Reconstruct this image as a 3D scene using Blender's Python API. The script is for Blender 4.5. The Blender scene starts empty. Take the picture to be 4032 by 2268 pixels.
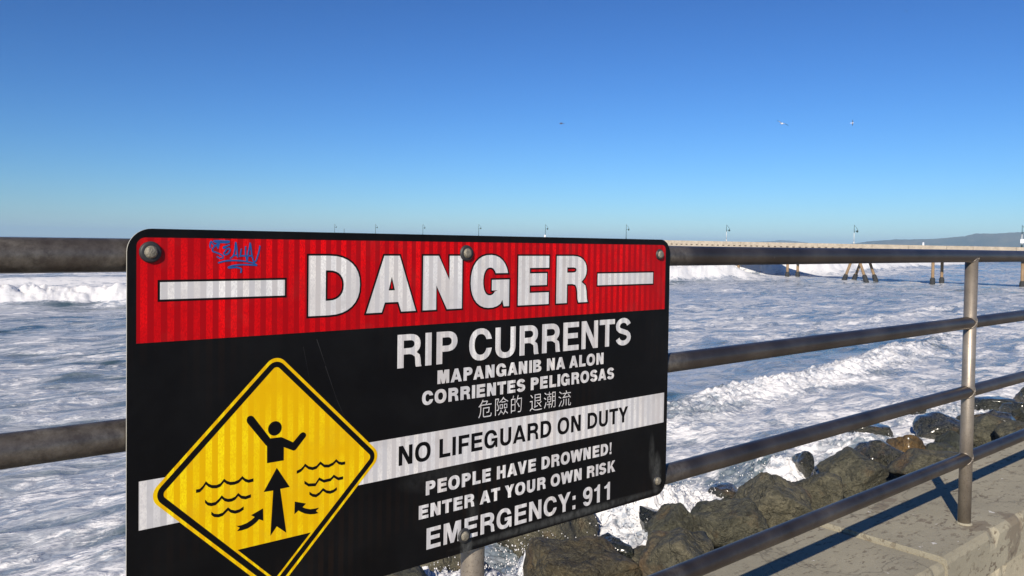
import bpy, bmesh, math, random
import numpy as np
from mathutils import Vector, Matrix
from mathutils.geometry import tessellate_polygon
from mathutils import noise as mnoise

random.seed(7)
SC = bpy.context.scene
COL = SC.collection
WATER = 0.0          # world z of the still water
EYE = 5.0            # height of the camera above it
# ------------------------------------------------------------------ camera
cam_d = bpy.data.cameras.new('camera')
cam = bpy.data.objects.new('camera', cam_d)
COL.objects.link(cam)
cam_d.sensor_width = 36.0
cam_d.lens = 28.13
cam_d.shift_y = -0.0238
cam_d.clip_start = 0.05
cam_d.clip_end = 30000
cr = Vector((0.765227, -0.643601, 0.01434))
cu = Vector((0.005504, 0.028815, 0.99957))
cf = Vector((0.643737, 0.764819, -0.025592))
m = Matrix((cr, cu, -cf)).transposed().to_4x4()
m.translation = Vector((0, 0, EYE))
cam.matrix_world = m
SC.camera = cam
# ------------------------------------------------------------------ light
SUN = Vector((-0.412, -0.245, 0.270)).normalized()
sun_el = math.asin(SUN.z)
sun_rot = math.atan2(SUN.x, SUN.y)
world = bpy.data.worlds.new('World')
SC.world = world
world.use_nodes = True
wn = world.node_tree
sky = wn.nodes.new('ShaderNodeTexSky')
sky.sky_type = 'NISHITA'
sky.sun_disc = False
sky.sun_elevation = sun_el
sky.sun_rotation = sun_rot
sky.altitude = 0
sky.air_density = 1.0
sky.dust_density = 0.0
sky.ozone_density = 10.0
sky_gam = wn.nodes.new('ShaderNodeGamma')
sky_gam.inputs[1].default_value = 1.40
wn.links.new(sky.outputs[0], sky_gam.inputs[0])
sky_tint = wn.nodes.new('ShaderNodeMix')
sky_tint.data_type = 'RGBA'
sky_tint.blend_type = 'MULTIPLY'
sky_tint.inputs[0].default_value = 1.0
sky_tint.inputs[7].default_value = (0.84, 0.84, 0.80, 1)
wn.links.new(sky_gam.outputs[0], sky_tint.inputs[6])
wn.links.new(sky_tint.outputs[2], wn.nodes['Background'].inputs[0])
wn.nodes['Background'].inputs[1].default_value = 0.050
sl = bpy.data.lights.new('sun', 'SUN')
sl.energy = 5.0
sl.angle = math.radians(0.53)
sl.color = (1.0, 0.90, 0.77)
so = bpy.data.objects.new('sun', sl)
COL.objects.link(so)
so.rotation_euler = SUN.to_track_quat('Z', 'Y').to_euler()
SC.view_settings.view_transform = 'Standard'
SC.view_settings.look = 'None'
SC.view_settings.gamma = 1
SC.view_settings.exposure = 0.24
SC.view_settings.use_curve_mapping = False
SC.cycles.volume_bounces = 0
SC.cycles.max_bounces = 6

# ------------------------------------------------------------------ helpers
def mesh_obj(name, verts, faces, mat=None, parent=None, smooth=False, uv=None):
    me = bpy.data.meshes.new(name)
    me.from_pydata([tuple(v) for v in verts], [], faces)
    if mat is not None:
        for mm in (mat if isinstance(mat, (list, tuple)) else [mat]):
            me.materials.append(mm)
    if smooth:
        me.polygons.foreach_set('use_smooth', [True] * len(me.polygons))
    me.update()
    o = bpy.data.objects.new(name, me)
    COL.objects.link(o)
    if parent is not None:
        o.parent = parent
    return o

def thing(name, label, cat, loc=(0, 0, 0), rz=0, group=None):
    o = bpy.data.objects.new(name, None)
    COL.objects.link(o)
    o.location = loc
    o.rotation_euler = (0, 0, rz)
    o.empty_display_size = 0.1
    o['label'] = label
    o['category'] = cat
    if group:
        o['group'] = group
    return o

def tag(o, label, cat, group=None):
    o['label'] = label
    o['category'] = cat
    if group:
        o['group'] = group
    return o

class MB:
    """collects simple solids into one mesh"""
    def __init__(s):
        s.v, s.f = [], []
    def add(s, vs, fs):
        n = len(s.v)
        s.v += [tuple(v) for v in vs]
        s.f += [tuple(i + n for i in f) for f in fs]
        return s
    def box(s, a, b):
        x0, y0, z0 = a
        x1, y1, z1 = b
        return s.add([(x0, y0, z0), (x1, y0, z0), (x1, y1, z0), (x0, y1, z0), (x0, y0, z1), (x1, y0, z1), (x1, y1, z1), (x0, y1, z1)],
                     [(0, 3, 2, 1), (4, 5, 6, 7), (0, 1, 5, 4), (1, 2, 6, 5), (2, 3, 7, 6), (3, 0, 4, 7)])
    def tube(s, pts, rad, n=12, caps=True, closed=False):
        pts = [Vector(p) for p in pts]
        rads = rad if isinstance(rad, (list, tuple)) else [rad] * len(pts)
        vs, fs = [], []
        up = None
        N = len(pts)
        for i, p in enumerate(pts):
            if closed:
                d = (pts[(i + 1) % N] - pts[i - 1]).normalized()
            else:
                d = (pts[min(i + 1, N - 1)] - pts[max(i - 1, 0)]).normalized()
            if up is None:
                a = Vector((0, 0, 1)) if abs(d.z) < 0.9 else Vector((1, 0, 0))
                up = (a - d * a.dot(d)).normalized()
            else:
                up = (up - d * up.dot(d)).normalized()
            sd = d.cross(up)
            for k in range(n):
                t = 2 * math.pi * k / n
                vs.append(p + (up * math.cos(t) + sd * math.sin(t)) * rads[i])
        rng = N if closed else N - 1
        for i in range(rng):
            j = (i + 1) % N
            for k in range(n):
                k2 = (k + 1) % n
                fs.append((i * n + k, i * n + k2, j * n + k2, j * n + k))
        if caps and not closed:
            fs.append(tuple(range(n - 1, -1, -1)))
            fs.append(tuple((N - 1) * n + k for k in range(n)))
        return s.add(vs, fs)
    def build(s, name, mat, parent=None, smooth=False):
        return mesh_obj(name, s.v, s.f, mat, parent, smooth)

# ---- material helpers
class NT:
    def __init__(s, name):
        s.m = bpy.data.materials.new(name)
        s.m.use_nodes = True
        s.t = s.m.node_tree
        s.b = s.t.nodes['Principled BSDF']
        s.coord = s.t.nodes.new('ShaderNodeTexCoord')
    def n(s, typ, **kw):
        nd = s.t.nodes.new(typ)
        for k, v in kw.items():
            setattr(nd, k, v)
        return nd
    def link(s, a, b):
        s.t.links.new(a, b)
    def set(s, **kw):
        for k, v in kw.items():
            k = k.replace('_', ' ')
            inp = s.b.inputs[k]
            if hasattr(v, 'is_linked') or hasattr(v, 'links'):
                s.link(v, inp)
            else:
                inp.default_value = v if not isinstance(v, tuple) or len(v) == 4 else (*v, 1)
        return s
    def mapping(s, scale=(1, 1, 1), src='Object', rot=(0, 0, 0), loc=(0, 0, 0)):
        mp = s.n('ShaderNodeMapping')
        mp.inputs['Scale'].default_value = scale
        mp.inputs['Rotation'].default_value = rot
        mp.inputs['Location'].default_value = loc
        s.link(s.coord.outputs[src], mp.inputs[0])
        return mp.outputs[0]
    def noise(s, scale, detail=4, rough=0.55, vec=None, dist=0.0):
        nd = s.n('ShaderNodeTexNoise')
        nd.inputs['Scale'].default_value = scale
        nd.inputs['Detail'].default_value = detail
        nd.inputs['Roughness'].default_value = rough
        nd.inputs['Distortion'].default_value = dist
        s.link(vec if vec is not None else s.coord.outputs['Object'], nd.inputs['Vector'])
        return nd.outputs['Fac']
    def voro(s, scale, vec=None, feature='F1', rand=1.0, out='Distance'):
        nd = s.n('ShaderNodeTexVoronoi', feature=feature)
        nd.inputs['Scale'].default_value = scale
        nd.inputs['Randomness'].default_value = rand
        s.link(vec if vec is not None else s.coord.outputs['Object'], nd.inputs['Vector'])
        return nd.outputs[out]
    def ramp(s, fac, stops, interp='LINEAR'):
        nd = s.n('ShaderNodeValToRGB')
        cr_ = nd.color_ramp
        cr_.interpolation = interp
        while len(cr_.elements) < len(stops):
            cr_.elements.new(0.5)
        for e, (p, c) in zip(cr_.elements, stops):
            e.position = p
            e.color = (c, c, c, 1) if not isinstance(c, tuple) else (*c, 1)
        s.link(fac, nd.inputs[0])
        return nd.outputs[0]
    def math(s, op, a, b=None, clamp=False):
        nd = s.n('ShaderNodeMath', operation=op)
        nd.use_clamp = clamp
        for i, v in enumerate((a, b)):
            if v is None:
                continue
            if isinstance(v, (int, float)):
                nd.inputs[i].default_value = v
            else:
                s.link(v, nd.inputs[i])
        return nd.outputs[0]
    def mix(s, fac, a, b, mode='MIX'):
        nd = s.n('ShaderNodeMix', data_type='RGBA', blend_type=mode)
        for i, v in ((0, fac), (6, a), (7, b)):
            if isinstance(v, (int, float)):
                nd.inputs[i].default_value = v if i == 0 else (v, v, v, 1)
            elif isinstance(v, tuple):
                nd.inputs[i].default_value = (*v, 1)
            else:
                s.link(v, nd.inputs[i])
        return nd.outputs[2]
    def bump(s, h, strength=0.3, dist=0.01, normal=None):
        nd = s.n('ShaderNodeBump')
        nd.inputs['Strength'].default_value = strength
        nd.inputs['Distance'].default_value = dist
        s.link(h, nd.inputs['Height'])
        if normal is not None:
            s.link(normal, nd.inputs['Normal'])
        s.link(nd.outputs[0], s.b.inputs['Normal'])
        return nd.outputs[0]

# ------------------------------------------------------------------ vector noise in numpy (for the sea surface)
def _h(ix, iy, seed):
    with np.errstate(over='ignore'):
        n = (ix.astype(np.int64) * 374761393 + iy.astype(np.int64) * 668265263 + seed * 1442695041) & 0xffffffff
        n = ((n ^ (n >> 13)) * 1274126177) & 0xffffffff
        n = n ^ (n >> 16)
    return (n & 0xffff) / 65535.0

def vnoise(x, y, seed=0):
    ix, iy = np.floor(x), np.floor(y)
    fx, fy = x - ix, y - iy
    fx = fx * fx * fx * (fx * (fx * 6 - 15) + 10)
    fy = fy * fy * fy * (fy * (fy * 6 - 15) + 10)
    ix = ix.astype(np.int64)
    iy = iy.astype(np.int64)
    a, b = _h(ix, iy, seed), _h(ix + 1, iy, seed)
    c, d = _h(ix, iy + 1, seed), _h(ix + 1, iy + 1, seed)
    return (a + (b - a) * fx) * (1 - fy) + (c + (d - c) * fx) * fy

def fbm(x, y, seed=0, octv=4, gain=0.5, billow=False):
    t, amp, tot = 0, 1.0, 0
    ca, sa = math.cos(0.6), math.sin(0.6)
    for o in range(octv):
        n = vnoise(x, y, seed + o * 17)
        if billow:
            n = np.abs(2 * n - 1)
        t = t + n * amp
        tot += amp
        amp *= gain
        x, y = (x * ca - y * sa) * 2.03 + 11.3, (x * sa + y * ca) * 2.03 - 4.1
    return t / tot

def smooth(a, b, x):
    t = np.clip((x - a) / (b - a), 0, 1)
    return t * t * (3 - 2 * t)

# ------------------------------------------------------------------ materials
def metal_mat(name='weathered_steel_pipe', post=False):
    k = NT(name)
    n1 = k.noise(5, 5, 0.6)
    n2 = k.noise(190, 4, 0.7)
    n3 = k.noise(2.2, 3, 0.6)
    col = k.ramp(n1, [(0.30, (0.075, 0.062, 0.056)), (0.52, (0.110, 0.093, 0.083)), (0.75, (0.17, 0.145, 0.12))])
    if post:  # posts: sun brightness painted in as a paler ramp
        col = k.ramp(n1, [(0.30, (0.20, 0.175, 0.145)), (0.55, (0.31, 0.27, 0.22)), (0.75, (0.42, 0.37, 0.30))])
    sp = k.ramp(n2, [(0.30, 0.35), (0.46, 1.0)])
    col = k.mix(sp, (0.10, 0.075, 0.06), col)
    salt = k.ramp(k.noise(60, 6, 0.8), [(0.66, 0.0), (0.74, 0.30)])
    col = k.mix(salt, col, (0.62, 0.58, 0.52))
    if not post:
        # the pipes left of the sign are dusty with dried salt, and so are their ends close to it
        sx = k.n('ShaderNodeSeparateXYZ')
        k.link(k.coord.outputs['Object'], sx.inputs[0])
        du = k.ramp(k.math('MULTIPLY', k.math('ADD', sx.outputs[0], 3.6), 0.4), [(0.0, 0.85), (0.24, 0.95), (0.62, 0.9), (0.70, 0.9), (0.715, 0.0)])
        du = k.math('MULTIPLY', du, k.ramp(k.noise(9, 6, 0.7), [(0.36, 0.35), (0.6, 1.0)]))
        dm = k.ramp(k.noise(46, 6, 0.75), [(0.38, (0.075, 0.066, 0.055)), (0.62, (0.23, 0.21, 0.175))])
        col = k.mix(k.math('MULTIPLY', du, 0.75), col, dm)
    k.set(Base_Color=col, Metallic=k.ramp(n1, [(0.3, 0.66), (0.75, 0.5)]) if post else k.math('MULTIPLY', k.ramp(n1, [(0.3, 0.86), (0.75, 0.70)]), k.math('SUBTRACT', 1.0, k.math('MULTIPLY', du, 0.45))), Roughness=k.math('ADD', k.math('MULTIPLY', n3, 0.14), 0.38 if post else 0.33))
    k.bump(n2, 0.10, 0.001)
    return k.m

def sheet_mat(name, dull, bright, tint=None, rough=0.34, dirt=0.25):
    """prismatic reflective sheeting: 19 mm bands with a hexagonal cell pattern"""
    k = NT(name)
    sep = k.n('ShaderNodeSeparateXYZ')
    k.link(k.coord.outputs['Object'], sep.inputs[0])
    u = k.math('DIVIDE', k.math('SUBTRACT', sep.outputs[0], 0.0179), 0.01893)
    fr = k.math('FRACT', u)
    band = k.math('LESS_THAN', fr, 0.52)
    # each band takes its own strength
    cell = k.math('FLOOR', u)
    wn_ = k.n('ShaderNodeTexWhiteNoise', noise_dimensions='1D')
    k.link(cell, wn_.inputs['W'])
    amt = k.math('ADD', k.math('MULTIPLY', wn_.outputs[0], 0.5), 0.55)
    glit = k.ramp(k.voro(620, k.mapping((1.0, 1, 0.55)), out='Color'), [(0.1, 0.35), (0.75, 1.0)])
    big = k.ramp(k.noise(4.5, 4, 0.65), [(0.36, 0.0), (0.60, 1.0)])
    f = k.math('MULTIPLY', k.math('MULTIPLY', band, amt), k.math('MULTIPLY', glit, big), clamp=True)
    col = k.mix(f, dull, bright)
    if tint:
        tn = k.n('ShaderNodeTexWhiteNoise', noise_dimensions='1D')
        k.link(k.math('ADD', k.math('FLOOR', k.math('MULTIPLY', u, 2.0)), 31.7), tn.inputs['W'])
        col = k.mix(k.math('MULTIPLY', tn.outputs[0], 0.5), col, k.mix(1.0, col, tint, 'MULTIPLY'))
    d = k.ramp(k.noise(14, 6, 0.7), [(0.52, 0.0), (0.78, dirt)])
    col = k.mix(d, col, (0.12, 0.10, 0.085))
    k.set(Base_Color=col, Roughness=rough)
    k.b.inputs['Specular IOR Level'].default_value = 0.18
    k.bump(glit, 0.05, 0.0005)
    return k.m

def black_mat(name='black_vinyl', dust=0.09):
    k = NT(name)
    n1 = k.ramp(k.noise(6, 6, 0.65), [(0.45, 0.0), (0.8, 1.0)])
    n2 = k.ramp(k.noise(260, 3, 0.8), [(0.70, 0.0), (0.78, 1.0)])
    col = k.mix(k.math('MULTIPLY', n1, dust * 6), (0.003, 0.003, 0.0035), (0.012, 0.0125, 0.013))
    col = k.mix(k.math('MULTIPLY', n2, 0.25), col, (0.09, 0.09, 0.085))
    sep = k.n('ShaderNodeSeparateXYZ')
    k.link(k.coord.outputs['Object'], sep.inputs[0])
    fr = k.math('FRACT', k.math('DIVIDE', k.math('SUBTRACT', sep.outputs[0], 0.0179), 0.01893))
    band = k.math('MULTIPLY', k.math('LESS_THAN', fr, 0.52), k.ramp(k.noise(5, 3), [(0.5, 0), (0.75, 0.5)]))
    col = k.mix(band, col, (0.016, 0.009, 0.006))
    for (bu, bv, ru, rv, am) in ((0.615, 0.010, 0.016, 0.036, 0.9), (1.184, 0.055, 0.020, 0.055, 0.55), (1.165, 0.10, 0.012, 0.06, 0.3), (0.63, 0.075, 0.018, 0.03, 0.25), (0.55, 0.16, 0.10, 0.03, 0.15), (0.9, 0.012, 0.34, 0.010, 0.5)):
        du_ = k.math('DIVIDE', k.math('SUBTRACT', sep.outputs[0], bu), ru)
        dv_ = k.math('DIVIDE', k.math('SUBTRACT', sep.outputs[2], bv), rv)
        dd = k.math('SUBTRACT', 1.0, k.math('ADD', k.math('MULTIPLY', du_, du_), k.math('MULTIPLY', dv_, dv_)), clamp=True)
        mk = k.math('MULTIPLY', k.math('MULTIPLY', dd, am), k.ramp(k.noise(85, 5, 0.7, k.mapping((1, 1, 0.5))), [(0.36, 0.2), (0.6, 1.0)]))
        col = k.mix(mk, col, (0.12, 0.125, 0.12))
    k.set(Base_Color=col, Roughness=k.ramp(k.noise(18, 4), [(0.3, 0.34), (0.8, 0.6)]))
    k.b.inputs['Specular IOR Level'].default_value = 0.16
    return k.m

def plain(name, col, rough=0.5, metallic=0.0, var=0.15, scale=30, bump=0.0):
    k = NT(name)
    n = k.noise(scale, 5, 0.6)
    c = k.mix(n, tuple(v * (1 - var) for v in col), tuple(min(1, v * (1 + var)) for v in col))
    k.set(Base_Color=c, Roughness=rough, Metallic=metallic)
    if bump:
        k.bump(n, bump, 0.01)
    return k.m

def concrete_mat(name, base=(0.355, 0.325, 0.238), stain=1.0):
    k = NT(name)
    n1 = k.noise(1.6, 6, 0.6)
    n2 = k.noise(42, 5, 0.7)
    col = k.mix(k.ramp(n1, [(0.35, 0.0), (0.68, 1.0)]), tuple(v * 0.80 for v in base), tuple(v * 1.12 for v in base))
    col = k.mix(k.ramp(n2, [(0.3, 0.22), (0.6, 0.0)]), col, tuple(v * 0.5 for v in base))
    # brown lichen / rust flecks stretched along the wall
    fl = k.ramp(k.noise(30, 4, 0.65, k.mapping((0.6, 1.5, 1))), [(0.575, 0.0), (0.605, 0.8 * stain)])
    area = k.ramp(k.noise(1.9, 3, 0.6), [(0.38, 0.25), (0.6, 1.0)])
    col = k.mix(k.math('MULTIPLY', fl, area), col, (0.115, 0.085, 0.055))
    pt = k.ramp(k.noise(2.7, 5, 0.65, k.mapping((1, 1.5, 1), loc=(3.1, 1.7, 0))), [(0.60, 0.0), (0.625, 0.7 * stain)])
    col = k.mix(pt, col, (0.17, 0.135, 0.095))
    wh = k.ramp(k.noise(15, 4, 0.6, k.mapping((1, 1, 1), loc=(7, 2, 0))), [(0.70, 0.0), (0.712, 0.8 * stain)])
    col = k.mix(wh, col, (0.72, 0.70, 0.66))
    ck = k.n('ShaderNodeVectorMath', operation='MULTIPLY_ADD')
    cn = k.n('ShaderNodeTexNoise')
    cn.inputs['Scale'].default_value = 3.0
    cn.inputs['Detail'].default_value = 6
    k.link(k.coord.outputs['Object'], cn.inputs['Vector'])
    k.link(cn.outputs['Color'], ck.inputs[0])
    ck.inputs[1].default_value = (0.7, 0.7, 0.7)
    k.link(k.coord.outputs['Object'], ck.inputs[2])
    ce = k.voro(0.9, ck.outputs[0], 'DISTANCE_TO_EDGE')
    col = k.mix(k.ramp(ce, [(0.0, 0.6), (0.006, 0.0)]), col, (0.07, 0.06, 0.045))
    grain = k.noise(340, 2, 0.6)
    col = k.mix(k.ramp(grain, [(0.35, 0.28), (0.5, 0.0)]), col, (0.12, 0.11, 0.085))
    k.set(Base_Color=col, Roughness=0.9)
    h = k.math('ADD', k.math('MULTIPLY', n2, 0.5), k.math('MULTIPLY', fl, -0.5))
    h = k.math('ADD', h, k.noise(160, 3, 0.7))
    k.bump(h, 0.55, 0.004)
    return k.m

def rock_mat(name, c0, c1, c2, rough0=0.55, rough1=0.85, wet=0.0):
    k = NT(name)
    oi = k.n('ShaderNodeObjectInfo')
    add = k.n('ShaderNodeVectorMath', operation='ADD')
    k.link(k.coord.outputs['Object'], add.inputs[0])
    mul = k.n('ShaderNodeVectorMath', operation='SCALE')
    k.link(oi.outputs['Random'], mul.inputs['Scale'])
    mul.inputs[0].default_value = (37, 21, 53)
    k.link(mul.outputs[0], add.inputs[1])
    v = add.outputs[0]
    n1 = k.noise(1.3, 8, 0.62, v, 0.6)
    n2 = k.noise(7.5, 8, 0.7, v, 0.3)
    col = k.ramp(n1, [(0.30, c0), (0.52, c1), (0.72, c2)])
    col = k.mix(k.ramp(n2, [(0.34, 0.75), (0.55, 0.0)]), col, tuple(x * 0.35 for x in c0))
    vein = k.ramp(k.noise(2.4, 8, 0.75, v, 1.6), [(0.488, 0.0), (0.50, 0.55), (0.512, 0.0)])
    col = k.mix(vein, col, (0.27, 0.26, 0.20))
    pat = k.ramp(k.noise(0.8, 4, 0.6, v), [(0.56, 0.0), (0.68, 0.45)])
    col = k.mix(pat, col, (0.15, 0.092, 0.045))
    hue = k.mix(oi.outputs['Random'], (0.62, 0.72, 0.66), (1.45, 1.36, 1.16))
    col = k.mix(1.0, col, hue, 'MULTIPLY')
    r = k.ramp(n2, [(0.35, rough0), (0.65, rough1)])
    k.set(Base_Color=col, Roughness=r)
    if wet:
        k.b.inputs['Coat Weight'].default_value = wet
        k.b.inputs['Coat Roughness'].default_value = 0.18
    wv = k.n('ShaderNodeVectorMath', operation='MULTIPLY_ADD')
    nc = k.n('ShaderNodeTexNoise')
    nc.inputs['Scale'].default_value = 2.2
    nc.inputs['Detail'].default_value = 4
    k.link(v, nc.inputs['Vector'])
    k.link(nc.outputs['Color'], wv.inputs[0])
    wv.inputs[1].default_value = (0.9, 0.9, 0.9)
    k.link(v, wv.inputs[2])
    ed = k.voro(1.25, wv.outputs[0], 'DISTANCE_TO_EDGE')
    crack = k.ramp(ed, [(0.0, 0.0), (0.05, 1.0)])
    facet = k.voro(1.6, wv.outputs[0], 'F1')
    col2 = k.mix(k.ramp(ed, [(0.0, 0.55), (0.022, 0.0)]), col, tuple(x * 0.22 for x in c0))
    k.set(Base_Color=col2)
    h = k.math('ADD', k.math('MULTIPLY', n1, 0.8), k.math('MULTIPLY', n2, 0.60))
    h = k.math('ADD', h, k.math('MULTIPLY', k.noise(30, 5, 0.75, v), 0.20))
    h = k.math('ADD', h, k.math('MULTIPLY', crack, 0.14))
    h = k.math('ADD', h, k.math('MULTIPLY', facet, 0.35))
    k.bump(h, 0.9, 0.13)
    return k.m

def water_mat():
    k = NT('surf_water')
    fa = k.n('ShaderNodeAttribute', attribute_name='foam')
    foam = fa.outputs['Fac']
    pos = k.coord.outputs['Object']
    vs = k.mapping((0.45, 1.0, 1.0), rot=(0, 0, 0.16))
    big = k.noise(0.16, 4, 0.6, vs, 0.5)
    n1 = k.noise(0.75, 5, 0.56, vs, 1.1)
    n2 = k.noise(2.9, 5, 0.58, vs, 1.0)
    # lacy foam = thin ridges of warped noise
    n3 = k.noise(10.0, 3, 0.55, vs, 0.5)
    def ridge(nz, w):
        a = k.math('ABSOLUTE', k.math('SUBTRACT', nz, 0.5))
        return k.math('SUBTRACT', 1.0, k.math('DIVIDE', a, w), clamp=True)
    lace = k.math('MAXIMUM', ridge(n1, 0.045), k.math('MULTIPLY', ridge(n2, 0.05), 0.6))
    body = k.math('ADD', k.math('MULTIPLY', n1, 0.55), k.math('MULTIPLY', big, 0.45))
    milk = k.math('ADD', k.math('MULTIPLY', k.math('SUBTRACT', body, 0.42), 5.0), k.math('MULTIPLY', foam, 1.25), clamp=True)
    nf = k.math('ADD', k.math('MULTIPLY', n1, 0.42), k.math('ADD', k.math('MULTIPLY', n2, 0.36), k.math('MULTIPLY', n3, 0.22)))
    thr = k.math('SUBTRACT', 0.585, k.math('MULTIPLY', foam, 0.30))
    solid = k.math('DIVIDE', k.math('SUBTRACT', nf, thr), 0.085, clamp=True)
    lf = k.math('MULTIPLY', lace, k.math('MULTIPLY', milk, k.math('ADD', k.math('MULTIPLY', foam, 1.3), 0.30)), clamp=True)
    white = k.math('MAXIMUM', solid, lf, clamp=True)
    calm = k.n('ShaderNodeAttribute', attribute_name='calm').outputs['Fac']
    white = k.math('MULTIPLY', white, k.math('SUBTRACT', 1.0, calm))
    milk = k.math('MULTIPLY', milk, k.math('SUBTRACT', 1.0, calm))
    deep = k.mix(calm, (0.06, 0.10, 0.12), (0.008, 0.022, 0.045))
    col = k.mix(milk, deep, (0.33, 0.375, 0.445))
    col = k.mix(white, col, (0.80, 0.80, 0.80))
    k.set(Base_Color=col, Roughness=k.math('ADD', k.math('MULTIPLY', white, 0.6), k.math('ADD', k.math('MULTIPLY', calm, 0.5), k.math('ADD', k.math('MULTIPLY', milk, 0.16), 0.12))))
    k.link(k.math('SUBTRACT', 0.5, k.math('MULTIPLY', calm, 0.32)), k.b.inputs['Specular IOR Level'])
    k.b.inputs['IOR'].default_value = 1.333
    h = k.math('ADD', k.math('MULTIPLY', n1, 0.55), k.math('MULTIPLY', n2, 0.22))
    h = k.math('ADD', h, k.math('MULTIPLY', k.noise(13, 3, 0.6, vs), 0.04))
    h = k.math('ADD', h, k.math('MULTIPLY', white, 0.10))
    k.bump(h, 0.55, 0.40)
    return k.m

M_METAL = metal_mat()
M_POST = metal_mat('steel_sunlit_tone', True)  # same steel as the rails, its sunlit paleness put into the colour
M_WHITE = sheet_mat('white_reflective_sheeting', (0.57, 0.57, 0.58), (0.95, 0.95, 0.92), (1.0, 0.92, 0.84))
M_RED = sheet_mat('red_reflective_sheeting', (0.36, 0.0006, 0.004), (0.86, 0.002, 0.004), dirt=0.12)
M_YELLOW = sheet_mat('yellow_reflective_sheeting', (0.78, 0.45, 0.0), (1.0, 0.80, 0.006), dirt=0.10)
M_BLACK = black_mat()
M_INK = black_mat('black_ink', 0.02)
M_ALU = plain('aluminium_edge', (0.62, 0.61, 0.54), 0.45, 0.3)
M_BLUE = plain('blue_marker_ink', (0.004, 0.085, 0.30), 0.45, 0, 0.25, 120)
M_RUBBER = plain('black_rubber', (0.025, 0.026, 0.028), 0.55, 0, 0.4, 200)
M_BOLT = plain('bolt_metal', (0.24, 0.22, 0.17), 0.5, 0.35, 0.5, 130, 0.5)
M_CONC = concrete_mat('coping_concrete')
M_CONC2 = concrete_mat('wall_concrete', (0.43, 0.385, 0.275), 0.5)
M_PIER = concrete_mat('pier_concrete', (0.50, 0.43, 0.33), 0.3)
M_PILE = plain('pile_concrete', (0.24, 0.16, 0.085), 0.85, 0, 0.6, 1.2)
M_JACKET = plain('pile_jacket_growth', (0.022, 0.022, 0.022), 0.8, 0, 0.4, 3)
M_ROCK = rock_mat('riprap_stone', (0.027, 0.029, 0.023), (0.074, 0.072, 0.055), (0.150, 0.142, 0.108))
M_ROCKB = rock_mat('brown_stone', (0.026, 0.022, 0.014), (0.072, 0.058, 0.034), (0.15, 0.115, 0.065))
M_WET = rock_mat('wet_stone', (0.010, 0.012, 0.011), (0.024, 0.026, 0.021), (0.045, 0.045, 0.033), 0.2, 0.45, 0.8)
M_GOLD = rock_mat('golden_stone', (0.045, 0.028, 0.015), (0.20, 0.105, 0.035), (0.36, 0.20, 0.07), 0.4, 0.7, 0.3)
M_WATER = water_mat()
M_SPRAY = plain('spray_foam', (0.74, 0.74, 0.74), 0.45, 0, 0.05)

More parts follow.
